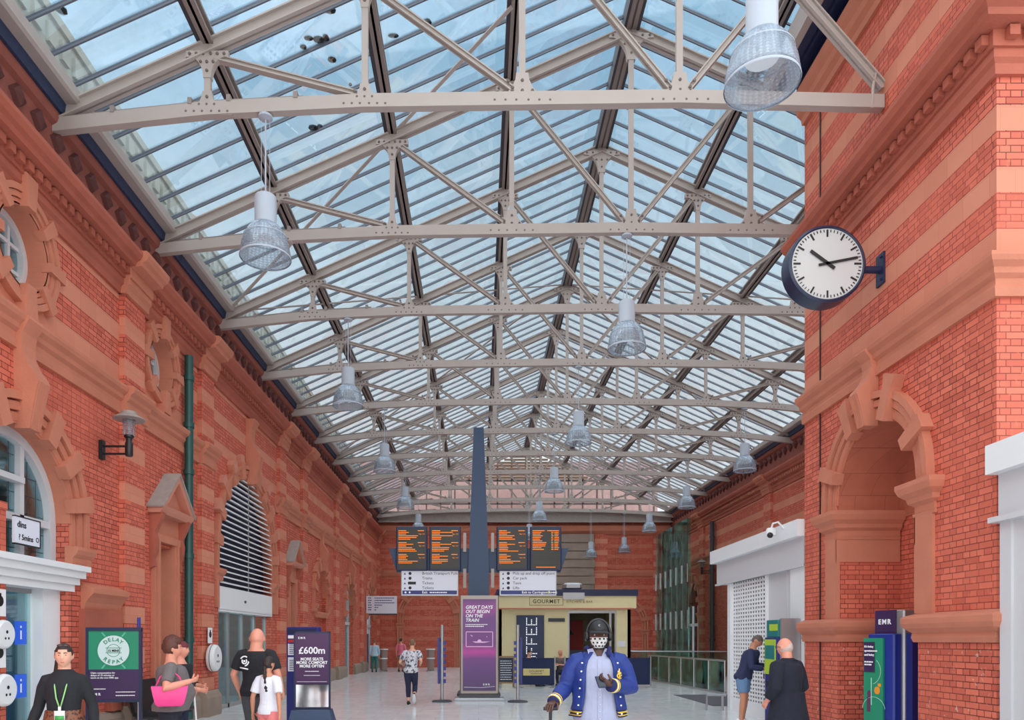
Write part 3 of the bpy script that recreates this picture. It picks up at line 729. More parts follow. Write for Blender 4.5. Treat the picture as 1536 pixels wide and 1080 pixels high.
b = MB(); b.box(-6, 12, YE - .5, YE - .05, 8.7, 9.25); b.box(-6, 12, YE - .6, YE - .5, 8.65, 8.75); b.box(-6, 12, YE - .6, YE - .5, 9.2, 9.3); b.build('end_beam', M_LEAD, WE)
w10 = thing('window_10', None, None, (RX, YE, 9.25), kind='structure')
b = MB(); b.prism([(XL - .2, 9.2), (11.9, 9.2), (11.9, roof_z(11.9)), (RX, RZ), (XL - .2, roof_z(XL - .2))], lambda u, v, t: (u, t, v), YE + .3, YE + .32); b.build('gable_panel', G_ROOF, w10)
b = MB(); b.box(-9, 12, YE + 5, YE + 6, 0, 13.6); b.build('wall_beyond', mat('pale_pink_brick', rgb(176, 142, 136), .8, noise=.12, nscale=3), kind='structure')
b = MB()
for k in range(-10, 11):
    x = RX + k * .86; b.box(x - .04, x + .04, YE + .1, YE + .3, 9.2, roof_z(x))
for z in (9.9, 11.3): hw = (RZ - z) / SL; b.box(RX - hw, RX + hw, YE + .1, YE + .28, z - .05, z + .05)
b.build('gable_mullions', M_PURL, w10)
b = MB(); hw = (RZ - 11.35) / SL
for k in range(8):
    z = 11.4 + k * .18; h = (RZ - z) / SL - .3; b.box(RX - h, RX + h, YE, YE + .12, z, z + .1)
b.build('gable_louvre', mat('brown_board', rgb(150, 128, 104), .7), w10)

# --- roof -------------------------------------------------------------------
Y0R, TS, T1 = 3.84, 3.31, 10.46
CEIL = []
for side, xe, nm in ((-1, XL + .2, 'ceiling'), (1, 11.55, 'ceiling')):
    ze = roof_z(xe) + .22; zr = RZ + .22
    b = MB()
    if side < 0: b.rings([[(xe, y, ze), (RX, y, zr), (RX, y, zr + .01), (xe, y, ze + .01)] for y in (Y0R, YE)])
    else:
        xm = XP - .1; zm = roof_z(xm) + .22
        b.rings([[(xm, y, zm), (RX, y, zr), (RX, y, zr + .01), (xm, y, zm + .01)] for y in (Y0R, 13.2)])
        b.rings([[(xe, y, ze), (RX, y, zr), (RX, y, zr + .01), (xe, y, ze + .01)] for y in (13.2, YE)])
    c = b.build(nm, G_ROOF, kind='structure'); CEIL.append(c)
    b = MB(); d = Vector((xe - RX, 0, ze - zr)).normalized()
    b.beam((xe, 0, ze - .02), (RX, 0, zr - .02), .026, .032); b.beam((xe, 0, ze + .02), (RX, 0, zr + .02), .016, .02)
    bar = b.build('glazing_bar', M_BAR, c)
    b = MB(); b.beam((xm if side > 0 else xe, 0, (zm if side > 0 else ze) - .02), (RX, 0, zr - .02), .026, .032)
    short = b.build('glazing_bar', M_BAR, c)
    n = int((YE - Y0R) / (TS / 6)); used = set()
    for i in range(n + 1):
        y = Y0R + i * TS / 6; src = short if (side > 0 and y < 13.2) else bar
        if src in used: o = src.copy(); COL.objects.link(o); o.parent = c
        else: o = src; used.add(src)
        o.location.y = y
    if short not in used: bpy.data.objects.remove(short)
    for k in range(0 if side < 0 else 1, 4):
        x = RX + side * 2.24 * k; z = roof_z(x); ys = Y0R if x < XP else 13.1
        b = MB()
        if k: b.box(x - .08, x + .08, ys, YE - .05, z - .06, z - .02); b.box(x - .02, x + .02, ys, YE - .05, z - .06, z + .16); b.box(x - .07, x + .07, ys, YE - .05, z + .12, z + .16)
        else:
            b.box(x - .10, x - .02, ys, YE - .05, z - .10, z + .14); b.box(x + .02, x + .10, ys, YE - .05, z - .10, z + .14); b.box(x - .03, x + .03, ys, YE - .05, z - .04, z + .14)
        p = b.build('purlin', M_PURL, c)
        b = MB()
        if k: b.box(x + side * .08, x + side * .15, ys, YE - .05, z - .04, z + .12)
        else: b.box(x - .15, x - .10, ys, YE - .05, z - .12, z + .18); b.box(x + .10, x + .15, ys, YE - .05, z - .12, z + .18)
        b.build('timber_packer', M_DARKT, p)
# parapets seen through the lowest panes
b = MB(); b.box(-6.75, -6.5, 2, YE + 3, 9.4, 11.1); b.box(-6.8, -6.45, 2, YE + 3, 11.1, 11.25)
for k in range(360): b.box(-6.5, -6.44, 2 + (k % 120) * .36, 2.2 + (k % 120) * .36, 9.75 + (k // 120) * .45, 10.05 + (k // 120) * .45)
b.build('wall_parapet', mat('pale_parapet', rgb(170, 172, 160), .8, noise=.25, nscale=2), kind='structure')
b = MB(); b.box(12.1, 12.4, 13.1, YE + 3, 9.2, 10.1); b.build('wall_parapet', M_STONE, kind='structure')
b = MB(); b.lathe([(1.6, 6), (1.6, 15.2), (1.9, 15.3), (1.9, 15.7), (1.5, 15.8), (.1, 17.4)], (-11.2, 24.5, 0), 8)
b.build('turret', M_PINK, label='pinkish stone turret outside seen through the lower roof glass', cat='turret')

# strip lights of the rooms behind the glass doors
M_STRIP = mat('strip_light', rgb(245, 250, 250), .5, emit=3.0)
for (x, y, z, ly, e, n) in ((-7.4, 9.6, 3.0, 1.6, 34, 'entrance lobby'), (-7.2, 19.0, 2.88, 3.0, 60, 'office behind the louvred arch')):
    b = MB(); b.box(x - .05, x + .05, y - ly / 2, y + ly / 2, z, z + .05); b.build('strip_light', M_STRIP, label='white strip light in the ' + n, cat='light'); room_lamp((x, y, z - .02), .2, ly, e)
# ------------------------------------------------------------------ roof trusses
NODES = [-6.1, -3.86, -1.62, .62, 2.86]
TIEZ = [8.96, 9.2, 9.31, 9.36, 9.37]
def tie_z(x):
    x = x if x <= RX else 2 * RX - x
    for i in range(4):
        if x <= NODES[i + 1]: return TIEZ[i] + (TIEZ[i + 1] - TIEZ[i]) * (x - NODES[i]) / (NODES[i + 1] - NODES[i])
    return TIEZ[4]
def tee(b, p, q, w, h, t=.022):
    """two flanges and a web between two points in the truss plane"""
    p = Vector(p); q = Vector(q); d = (q - p).normalized(); u = Vector((0, 1, 0)).cross(d).normalized()
    if u.z < 0: u = -u
    b.beam(p - u * (h / 2 - t / 2), q - u * (h / 2 - t / 2), w, t, u); b.beam(p, q, t * 1.4, h, u)
    b.beam(p + u * (h / 2 - t / 2), q + u * (h / 2 - t / 2), w * .8, t, u)
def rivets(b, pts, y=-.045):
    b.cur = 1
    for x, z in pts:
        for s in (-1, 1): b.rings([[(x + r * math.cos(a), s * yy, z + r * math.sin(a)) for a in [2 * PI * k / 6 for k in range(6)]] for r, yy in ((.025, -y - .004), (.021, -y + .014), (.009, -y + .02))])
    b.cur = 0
def gusset(b, x, z, w, h, flip=1, m=1.0):
    """plate with hollow curved shoulders"""
    pts = [(-w, 0), (w, 0)]
    for k in range(7): t = k / 6; pts.append((w * (1 - .82 * math.sin(t * PI / 2)) , h * (1 - math.cos(t * PI / 2)) * 1.0 + .09 * (1 - t)))
    for k in range(7): t = 1 - k / 6; pts.append((-w * (1 - .82 * math.sin(t * PI / 2)), h * (1 - math.cos(t * PI / 2)) + .09 * (1 - t)))
    b.prism([(x + u, z + flip * v) for u, v in pts], lambda u, v, t: (u, t, v), -.045, .045)
    rv = [(x + u * w, z + flip * .045) for u in (-.82, -.5, -.18, .18, .5, .82)] + [(x + u * w, z + flip * h * .42) for u in (-.3, 0, .3)] + [(x, z + flip * h * .75)]
    rivets(b, rv)
def truss_parts(root, xr=11.82, full=True):
    M0 = XF[root]; y0 = M0.translation.y
    def bl(b, name, m=M_STEEL):
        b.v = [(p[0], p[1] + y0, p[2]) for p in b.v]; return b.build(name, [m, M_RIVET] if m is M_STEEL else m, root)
    for s in (-1, 1):
        xe = XL - .1 if s < 0 else (xr if full else XP - .3)
        b = MB(); tee(b, (xe, 0, roof_z(xe) - .11), (RX, 0, RZ - .11), .15, .19); bl(b, 'rafter')
    b = MB(); xs = [-6.1, -3.86, -1.62, RX, 7.34, 9.58, xr] if full else [-6.1, -3.86, -1.62, RX, 5.76]
    for i in range(len(xs) - 1):
        p, q = xs[i], xs[i + 1]; rs = []
        for x in (p, q): z = tie_z(x) if x <= RX or full else 9.30; rs.append([(x, -.06, z - .095), (x, .06, z - .095), (x, .06, z + .095), (x, -.06, z + .095)])
        b.rings(rs)
    bl(b, 'tie_beam')
    nodes = [(-3.86, 1), (-1.62, 1), (.62, 1), (2.86, 0), (5.1, -1), (7.34, -1), (9.58, -1)]
    for x, s in nodes:
        if not full and x > 3: continue
        z0 = tie_z(x); z1 = roof_z(x) - .2
        b = MB(); b.box(x - .045, x + .045, -.035, .035, z0, z1); bl(b, 'post')
        b = MB(); big = .48 if abs(x - RX) < 2.5 else .36
        gusset(b, x, z0 - .09, big, .44 if big > .4 else .34); bl(b, 'gusset_plate')
        b = MB(); gusset(b, x, z1 + .02, .30 if x != RX else .42, .38 if x != RX else .5, -1); bl(b, 'gusset_plate')
    for a, c in ((-3.86, -1.62), (-1.62, .62), (.62, 2.86), (5.1, 2.86), (7.34, 5.1), (9.58, 7.34)):
        if not full and a > 6: continue
        s = 1 if c > a else -1
        b = MB(); tee(b, (a + s * .1, 0, roof_z(a) - .25), (c - s * .12, 0, tie_z(c) + .12), .10, .085, .018)
        rivets(b, [(c - s * .2, tie_z(c) + .22), (c - s * .14, tie_z(c) + .13)], -.055); bl(b, 'diagonal_brace')
    b = MB(); cp = [(x, .0, tie_z(x) + .13) for x in (-5.9, -5.0, -3.9, -3.0, -2.5)]; b.tube(cp, .018, 8)
    for x in (-5.2, -4.1, -3.55, -2.6): b.box(x - .03, x + .03, -.07, .07, tie_z(x) + .08, tie_z(x) + .17)
    bl(b, 'conduit', M_PURL)
    if not full:
        b = MB(); tee(b, (2.95, 0, RZ - .45), (5.76, 0, 9.52), .13, .13); bl(b, 'end_strut')
        b = MB(); b.tube([(5.66, -.02, 9.75), (5.60, -.05, 9.5), (5.58, -.05, 9.2)], .02, 6); bl(b, 'shoe_strap')
ORD = ['nearest the camera, its right end in the brick pier', 'second from the camera, in front of the pier clock', 'third from the camera', 'fourth from the camera', 'fifth from the camera', 'sixth from the camera', 'seventh from the camera', 'eighth from the camera', 'ninth from the camera', 'tenth from the camera', 'farthest from the camera, against the pink gable']
t = thing('roof_truss', 'riveted cream steel roof truss ' + ORD[0], 'roof truss', (RX, T1, 8.9), group='cream roof trusses across the hall'); truss_parts(t, full=False)
t = thing('roof_truss', 'riveted cream steel roof truss ' + ORD[1], 'roof truss', (RX, T1 + TS, 8.9), group='cream roof trusses across the hall'); truss_parts(t)
for k in range(2, 11): dup(t, (RX, T1 + TS * k - (.1 if k == 10 else 0), 8.9), 0, 'riveted cream steel roof truss ' + ORD[k])
# flat wind braces in the plane of the roof
for side, c in ((-1, CEIL[0]), (1, CEIL[1])):
    for i in range(5):
        ya, yb = T1 + TS * 2 * i, T1 + TS * (2 * i + 2)
        xa, xb = (RX + side * .1, RX + side * 8.7) if i % 2 == 0 else (RX + side * 8.7, RX + side * .1)
        if side > 0 and i == 0: continue
        b = MB(); b.beam((xa, ya, roof_z(xa) - .02), (xb, yb, roof_z(xb) - .02), .07, .02); b.build('wind_brace', M_STEEL, c)
# moss clumps on the glass
for k, (px, py) in enumerate([(92, 18), (495, 18), (455, 73), (463, 60), (478, 62), (489, 60), (498, 92), (590, 56), (634, 38), (641, 36), (470, 194), (480, 192), (700, 161), (363, 57)]):
    dx, dz = (px - 718) / 1100, (960 - py) / 1100; y = (RZ + .235 - 1.65 - SL * RX) / (dz - SL * dx)
    x, z = dx * y, 1.65 + dz * y
    b = MB(); b.ball((x, y, z + .025), .075, 8, 5, (1.0 + .3 * math.sin(k * 2.1), .8 + .3 * math.cos(k * 1.3), .4))
    b.build('moss_clump', M_MOSS, smooth=True, label='dark clump of moss lying on the left slope of the roof glass', cat='moss', group='moss clumps on the roof glass')

# ------------------------------------------------------------------ pendant lamps
M_LAMPW = mat('lamp_housing', rgb(176, 184, 196), .4)
M_GLOW = mat('lamp_inner', rgb(206, 210, 214), .5, emit=.12)
def pendant(label, loc, ztop, proto=[None]):
    """loc is the middle of the shade rim"""
    if proto[0] is None:
        t = thing('pendant_lamp', label, 'lamp', loc, group='bell shaped pendant lamps under the roof'); proto[0] = t
        b = MB(); b.lathe([(.13, .44), (.152, .44), (.158, .47), (.152, .50), (.152, .84), (.145, .87), (.02, .89)], n=28); b.build('lamp_housing', M_LAMPW, t, world=False, smooth=40)
        b = MB()
        prof = [(.155, .47), (.20, .44), (.25, .38), (.30, .28), (.335, .17), (.352, .06), (.356, 0)]
        b.lathe(prof + [(r - .008, z) for r, z in prof[::-1]], n=40, cap=False); sh = b.build('bell_shade', G_LAMP, t, world=False, smooth=True)
        b = MB(); b.lathe([(.358, -.012), (.362, 0), (.358, .014), (.350, 0)], n=40, cap=False)
        b.lathe([(.304, .285), (.306, .29), (.304, .296), (.298, .29)], n=40, cap=False); b.build('shade_rim', M_LAMPW, sh, world=False)
        b = MB(); b.lathe([(.01, .25), (.16, .25), (.17, .27), (.15, .45), (.01, .46)], n=24); b.build('lamp_reflector', M_GLOW, t, world=False, smooth=40)
    else: t = dup(proto[0], loc, 0, label)
    for c in list(t.children):
        if c.name.startswith('suspension'): bpy.data.objects.remove(c)
    b = MB(); h = ztop - loc[2]; b.tube([(0, 0, .88), (0, 0, h)], .012, 6); b.tube([(.06, 0, .86), (.06, 0, h - .05)], .004, 4); b.tube([(-.06, 0, .86), (-.06, 0, h - .05)], .004, 4)
    b.lathe([(.02, h - .02), (.10, h - .03), (.10, h - .06), (.02, h - .08)], n=14); b.build('suspension', M_LAMPW, t, world=False)
    return t
def Yt(k): return T1 + TS * (k - 1)
pendant('large bell pendant lamp nearest the camera, close beside the red brick pier', (2.78, 7.2, 7.10), RZ - .1)
for k, lab in ((1, 'nearest bell pendant lamp of the left row, hung from the nearest truss'), (3, 'second bell pendant lamp of the left row'), (5, 'third bell pendant lamp of the left row'), (7, 'fourth bell pendant lamp of the left row'), (9, 'farthest bell pendant lamp of the left row, behind the left departure board')):
    pendant(lab, (-3.04, Yt(k), 7.10), tie_z(-3.04) - .09)
for k, lab in ((2, 'bell pendant lamp in the middle of the view, hung from the second truss'), (4, 'bell pendant lamp hanging from the fourth truss, right of the blue obelisk'), (6, 'bell pendant lamp of the middle row from the sixth truss'), (8, 'bell pendant lamp of the middle row above the right departure board'), (10, 'small bell pendant lamp showing only its housing above the right departure board')):
    pendant(lab, (2.78, Yt(k), 7.12), tie_z(2.78) - .09)
for k, lab in ((5, 'right row bell pendant lamp above the white shop fascia'), (7, 'right row bell pendant lamp in front of the green glass screen'), (9, 'right row bell pendant lamp left of the top of the green glass screen')):
    pendant(lab, (8.6, Yt(k), 7.12), tie_z(8.6) - .09)
pendant('small far bell pendant lamp in front of the red end wall, higher of two', (8.62, Yt(11) - .1, 6.85), tie_z(8.62) - .09)
pendant('small far bell pendant lamp in front of the red end wall, lower of two', (6.55, Yt(11) - .75, 6.5), 9.3)
# ------------------------------------------------------------------ fittings, signs and furniture
M_AMBER = mat('amber_led', rgb(240, 128, 36), .5, emit=.75)
M_SCREEN = mat('led_screen', rgb(42, 38, 30), .4)
M_SIGNW = mat('sign_white', rgb(226, 228, 240), .4)
M_INK = mat('ink_black', rgb(24, 24, 30), .5)
M_INKW = mat('ink_white', rgb(244, 244, 246), .5)
M_PURP = mat('deep_purple', rgb(58, 34, 80), .4)
M_EMRG = mat('poster_green', rgb(28, 140, 104), .45)
M_ROYAL = mat('royal_blue', rgb(30, 48, 140), .4)
M_LBLUE = mat('bright_blue', rgb(30, 92, 220), .4, emit=.15)
M_SIGNB = mat('sign_deep_blue', rgb(36, 44, 120), .4)
M_TEAL = mat('teal_screen', rgb(30, 112, 112), .3, emit=.1)
M_LIME = mat('lime_panel', rgb(170, 200, 60), .5)
M_GOLD = mat('gold_lettering', rgb(150, 116, 56), .5)
M_RED = mat('red_paint', rgb(190, 40, 44), .5)
UPZ = (0, 0, 1)
def disc(b, c, r, d, axis='y', n=24): b.lathe([(r, -d / 2), (r, d / 2)], c, n, axis)

# station clock on its bracket
cx, cy, cz, R = 4.93, 10.35, 6.97, .545
ck = thing('station_clock', 'big round white faced station clock on a bracket from the brick pier', 'clock', (cx, cy, cz - R))
b = MB(); b.lathe([(R * .9, .30), (R, .28), (R, .02), (R - .03, 0), (R - .045, .015), (R - .045, .28)], (cx, cy, cz), 56, 'y'); b.build('drum', mat('clock_navy', rgb(34, 44, 72), .3), ck, smooth=35)
b = MB(); disc(b, (cx, cy + .03, cz), R - .03, .02, 'y', 56); b.build('clock_face', mat('clock_white', rgb(198, 199, 198), .5), ck)
for k in range(60):
    a = 2 * PI * k / 60; big = k % 5 == 0; r1 = R - .065; r0 = r1 - (.10 if big else .035); wd = .024 if big else .011
    b = MB(); s, c = math.sin(a), math.cos(a)
    b.beam((cx + s * r0, cy + .014, cz + c * r0), (cx + s * r1, cy + .014, cz + c * r1), .006, wd, (c, 0, -s))
    b.build('hour_mark' if big else 'minute_mark', M_INK, ck)
for nm, a, r0, r1, wd in (('hour_hand', math.radians(306), -.12, .30, .044), ('minute_hand', math.radians(79), -.13, .43, .034)):
    s, c = math.sin(a), math.cos(a); b = MB(); b.beam((cx + s * r0, cy + .002, cz + c * r0), (cx + s * r1, cy + .002, cz + c * r1), .008, wd, (c, 0, -s)); b.build(nm, M_INK, ck)
b = MB(); b.tube([(cx + R - .03, cy + .15, cz - .02), (XP - .02, cy + .15, cz - .02)], .05, 12); b.build('bracket_arm', M_NAVY, ck)
b = MB(); b.box(XP - .03, XP, cy + .05, cy + .25, cz - .24, cz + .2); rv = [(XP - .04, cy + .1, cz + z) for z in (-.18, .14)]
for q in rv: b.ball(q, .018, 6, 4)
b.build('wall_plate', M_NAVY, ck)

# wall lanterns
def lantern(label, loc, sg=1):
    t = thing('wall_lantern', label, 'lantern', loc); x, y, z = loc
    def X(d): return x + sg * d
    b = MB(); b.cbox((X(.03), y, z), .06, .10, .30); b.build('wall_plate', M_BLACK, t)
    b = MB()
    for dz in (-.06, .06): b.tube([(X(.05), y, z + dz), (X(.44), y, z + dz)], .018, 8)
    b.build('bracket_arm', M_BLACK, t)
    b = MB(); b.lathe([(.05, -.10), (.06, -.08), (.06, .1), (.045, .14), (.05, .18), (.075, .2), (.075, .23)], (X(.46), y, z), 14); b.build('lamp_column', M_BLACK, t, smooth=40)
    b = MB(); b.lathe([(.085, .23), (.095, .5)], (X(.46), y, z), 18); b.lathe([(.03, .23), (.03, .5)], (X(.46), y, z), 10); b.build('glass_cylinder', G_LAMP, t, smooth=40)
    b = MB(); b.lathe([(.24, .48), (.245, .495), (.16, .54), (.12, .56), (.12, .60), (.02, .62)], (X(.46), y, z), 26); b.build('lamp_hat', M_LEAD, t, smooth=40)
lantern('black wall lantern with a flat hat on the left brick wall', (XL, 11.62, 4.66))
lantern('distant wall lantern on the right wall behind the green glass screen', (XR - .02, 36.2, 5.0), -1)

# pipes
b = MB(); y = 14.86; b.tube([(XL + .13, y, .05), (XL + .13, y, 7.4)], .085, 12)
for z in (1.6, 3.3, 5.0, 5.95, 6.9): b.tube([(XL + .13, y, z), (XL + .13, y, z + .1)], .105, 12)
b.build('downpipe', M_PIPE, smooth=40, label='dark green downpipe beside the pedimented doorway on the left wall', cat='pipe')
b = MB(); y = 35.6; b.tube([(XR - .17, y, .05), (XR - .17, y, 7.4)], .11, 10)
for z in (1.6, 3.3, 5.0, 6.6): b.tube([(XR - .17, y, z), (XR - .17, y, z + .1)], .13, 10)
b.build('downpipe', M_DGREY, smooth=40, label='dark downpipe on the far right wall behind the shop', cat='pipe')

# door push pads and the small notices above them
def push_pad(lab, x, y, z, k=1.0):
    t = thing('push_pad', lab, 'door push pad', (x, y, z), group='round white door push pads'); t.scale = (k, k, k)
    b = MB(); b.lathe([(.02, .17), (.25, .17), (.285, .14), (.295, .09), (.295, .03), (.27, 0), (.02, 0)], (0, 0, 0), 32, 'x'); b.build('pad_shell', M_WHITE, t, world=False, smooth=40)
    b = MB(); b.lathe([(.299, .075), (.301, .082), (.299, .09)], (0, 0, 0), 32, 'x', cap=False); b.build('pad_seam', M_DGREY, t, world=False)
    b = MB()
    for dy, dz, r in ((0, .05, .035), (-.05, -.08, .026), (.05, -.08, .026)): b.lathe([(r, .168), (r, .173)], (0, dy, dz), 10, 'x')
    b.build('pad_symbols', M_INK, t, world=False)
def pad_notice(lab, x, y, z):
    t = thing('door_notice', lab, 'notice', (x, y, z), group='small white notices above the push pads')
    b = MB(); b.box(0, .012, -.12, .12, -.17, .17); b.build('notice_plate', M_INKW, t, world=False)
    b = MB(); b.lathe([(.07, .012), (.07, .016)], (0, 0, .02), 16, 'x'); b.cbox((.014, 0, .10), .004, .05, .04); b.build('notice_symbol', M_INK, t, world=False)
push_pad('round white door push pad beside the far louvred entrance', XL + .15, 15.98, 1.26); pad_notice('small white notice above the push pad by the louvred entrance', XL + .14, 15.98, 1.75)
push_pad('upper white push pad on the brick door pier at the left edge', XL - .02, 9.2, 1.72, .62); pad_notice('small white notice above the upper push pad at the left edge', XL - .02, 9.2, 2.12)
push_pad('lower white push pad on the brick door pier at the left edge', XL - .02, 9.2, 1.02, .7); pad_notice('small white notice between the two push pads at the left edge', XL - .02, 9.2, 1.47)
for k, (y, z, lab) in enumerate(((10.05, 1.75, 'upper blue sticker on the entrance door glass at the left edge'), (10.05, 1.02, 'lower blue sticker on the entrance door glass at the left edge'), (18.25, 1.42, 'blue sticker on the glass door under the louvred arch'))):
    t = thing('door_sticker', lab, 'sticker', (XL - .28, y, z), group='round blue stickers on glass doors')
    b = MB(); b.box(0, .006, -.13, .13, -.16, .16); b.build('sticker_disc', M_LBLUE, t, world=False)
    b = MB(); b.cbox((.008, 0, -.03), .004, .03, .12); b.cbox((.008, 0, .08), .004, .03, .03); b.build('sticker_symbol', M_INKW, t, world=False)
# way sign on the entrance transom
t = thing('walking_time_sign', 'white sign with a walking time fixed across the entrance fanlight at the left edge', 'sign', (XL + .0, 9.8, 2.93))
b = MB(); b.box(XL - .02, XL + .02, 9.46, 10.0, 2.90, 3.26); b.box(XL - .18, XL - .02, 9.7, 9.74, 3.0, 3.04); b.build('sign_board', M_SIGNW, t)
b = MB()
for z0, z1 in ((2.895, 2.91), (3.25, 3.265)): b.box(XL - .02, XL + .026, 9.46, 10.005, z0, z1)
b.box(XL - .02, XL + .026, 9.99, 10.005, 2.9, 3.26); b.build('sign_edge', M_INK, t)
text('lettering', 'dins', .12, (XL + .022, 9.5, 3.12), (0, 1, 0), UPZ, M_INK, t, bold=.01)
text('lettering', '? 5mins', .105, (XL + .022, 9.53, 2.96), (0, 1, 0), UPZ, M_INK, t, bold=.01)
b = MB(); b.arc(lambda u, v, d: (XL + .021 + d, u, v), (9.935, 3.0), .024, .034, 0, 2 * PI, 0, .004, 16); b.build('sign_symbol', M_INK, t)
# plaque in the niche
b = MB(); b.lathe([(.25, 0), (.25, .03), (.22, .04)], (XL, 11.56, 1.42), 28, 'x'); pq = b.build('wall_plaque', M_NAVY, keep=True, label='round dark plaque in the niche behind the green sign', cat='plaque')
b = MB()
for k in range(4): b.box(XL + .04, XL + .045, 11.42, 11.70, 1.31 + k * .07, 1.335 + k * .07)
b.build('plaque_lines', M_INKW, pq)

# green DELAY REPAY sign on legs
def dashes(b, fn, x0, x1, z, h, seed, gap=.3):
    """rows of tiny unreadable print"""
    rnd = random.Random(seed); x = x0
    while x < x1 - h:
        wd = min(rnd.uniform(.8, 2.4) * h, x1 - x); b.prism([(x, z), (x + wd, z), (x + wd, z + h), (x, z + h)], fn, 0, .002); x += wd + h * gap
t = thing('poster_stand', 'green and purple DELAY REPAY poster stand beside the woman in black', 'poster stand', (-5.22, 10.5, 0), math.radians(7))
def LY(y0): return lambda u, v, d: (u, y0 - d, v)
b = MB()
for x in (-.375, .345): b.box(x, x + .035, -.03, .03, 0, 1.82)
b.box(-.375, .38, -.035, .035, 1.78, 1.83); b.box(-.375, .38, -.035, .035, .76, .80); b.box(-.37, .37, .0, .03, .8, 1.8); b.box(-.40, -.32, -.3, .3, 0, .03); b.box(.33, .41, -.3, .3, 0, .03)
b.build('stand_frame', M_NAVY, t, world=False)
b = MB(); b.box(-.34, .345, -.02, 0, 1.23, 1.78); p_ = b.build('poster_upper', M_EMRG, t, world=False)
b = MB()
for a in (62, 118, 242, 298):
    c, s = math.cos(math.radians(a)), math.sin(math.radians(a)); b.beam((.0 + c * .2, -.0215, 1.5 + s * .2), (c * .34, -.0215, 1.5 + s * .29), .003, .02, (0, 0, 1))
b.build('light_streaks', mat('poster_mint', rgb(96, 190, 158), .5), p_, world=False)
b = MB(); b.box(-.34, .345, -.02, 0, .80, 1.23)
b.build('poster_lower', M_PURP, t, world=False)
b = MB(); disc(b, (0, -.022, 1.5), .215, .004, n=40); c1 = b.build('poster_roundel', mat('mint_white', rgb(206, 226, 224), .5), t, world=False)
b = MB()
def LP(u, v, d): return (u, -.025 - d, v)
b.arc(LP, (0, 1.5), .222, .232, 0, 2 * PI, -.004, .001, 40); b.arc(LP, (0, 1.5), .085, .092, 0, 2 * PI, -.001, .001, 28)
for z in (1.46, 1.47, 1.53, 1.54): b.prism([(-.11, z), (.11, z), (.11, z + .004), (-.11, z + .004)], LP, -.001, .001)
b.build('roundel_rings', M_EMRG, c1, world=False)
def local_text(nm, s, size, o, m, par, root, ang=0.0, **k):
    M = XF[root]; c, sn = math.cos(ang), math.sin(ang)
    R3 = M.to_3x3(); return text(nm, s, size, M @ Vector(o), R3 @ Vector((c, 0, sn)), R3 @ Vector((-sn, 0, c)), m, par, **k)
for wd, top in (('DELAY', 1), ('REPAY', 0)):
    for k, ch in enumerate(wd):
        a = (PI / 2 - (k - 2) * .36) if top else (-PI / 2 + (k - 2) * .36); r = .135 if top else .19
        local_text('lettering', ch, .075, (r * math.cos(a), -.026, 1.5 + r * math.sin(a)), M_EMRG, c1, t, a - PI / 2 if top else a + PI / 2, align='CENTER', bold=.015)
local_text('lettering', '15 MINS', .045, (0, -.027, 1.483), M_INK, c1, t, align='CENTER', bold=.02)
for k, s_ in enumerate(('Claim compensation for', 'delays of 15 minutes or', 'more on the new EMR app.')): local_text('lettering', s_, .034, (-.31, -.022, 1.17 - k * .035), M_INKW, t, t, bold=.012)
local_text('lettering', 'EMR', .05, (-.30, -.022, .86), M_INKW, t, t, bold=.03, spacing=1.6)
b = MB(); dashes(b, LY(-.021), -.31, -.1, .945, .012, 3); dashes(b, LY(-.021), .03, .30, .90, .012, 4); dashes(b, LY(-.021), .03, .30, .85, .012, 5); b.build('small_print', M_INKW, t, world=False)
b = MB(); b.tube([(-5.12, 11.05, 0), (-5.12, 11.05, 1.82)], .022, 8); b.lathe([(.14, 0), (.14, .02), (.03, .05)], (-5.12, 11.05, 0), 16); po = b.build('barrier_pole', M_ALU, label='thin pole with a blue tip behind the DELAY REPAY stand', cat='pole')
b = MB(); b.tube([(0, 0, 1.82), (0.0, 0, 1.99)], .026, 8); b.build('pole_tip', M_ROYAL, po, world=False)
# bench behind the sign
t = thing('waiting_bench', 'dark metal waiting bench against the left wall behind the DELAY REPAY stand', 'bench', (-5.35, 12.6, 0))
b = MB(); b.rbox(-.28, .22, -.7, .7, .40, .46); b.build('bench_seat', M_BLACK, t, world=False)
b = MB(); b.rings([[(-.28, y, .46), (-.22, y, .46), (-.34, y, .98), (-.40, y, .98)] for y in (-.7, .7)]); b.build('bench_back', M_BLACK, t, world=False)
for y in (-.6, .6):
    b = MB(); b.box(-.26, .2, y - .03, y + .03, .36, .40); b.box(-.05, .02, y - .03, y + .03, .0, .36); b.box(-.22, .2, y - .04, y + .04, 0, .03); b.build('bench_leg', M_DGREY, t, world=False)

# 600m sign
t = thing('poster_stand', 'purple 600m MORE SEATS poster stand on a blue foot', 'poster stand', (-2.95, 13.0, 0), math.radians(3))
b = MB()
for x in (-.32, .29): b.box(x, x + .03, -.03, .03, .42, 1.80)
b.box(-.32, .32, -.03, .03, 1.77, 1.80); b.box(-.31, .31, -.01, .03, .86, 1.78); b.box(-.32, .32, -.02, .03, .42, .46); b.build('stand_frame', M_NAVY, t, world=False)
b = MB(); b.box(-.29, .29, .0, .012, .46, .86); b.build('mirror_panel', mat('mirror_panel', rgb(200, 200, 204), .08, .9), t, world=False)
b = MB(); b.rings([[(-.36 - k, -.22 - k, z), (.36 + k, -.22 - k, z), (.36 + k, .22 + k, z), (-.36 - k, .22 + k, z)] for z, k in ((0, .06), (.10, .05), (.42, -.03))]); b.build('stand_foot', M_BLUE, t, world=False)
b = MB(); b.box(-.29, .29, -.035, -.01, .88, 1.77); p_ = b.build('poster', mat('poster_violet', rgb(74, 40, 84), .4), t, world=False)
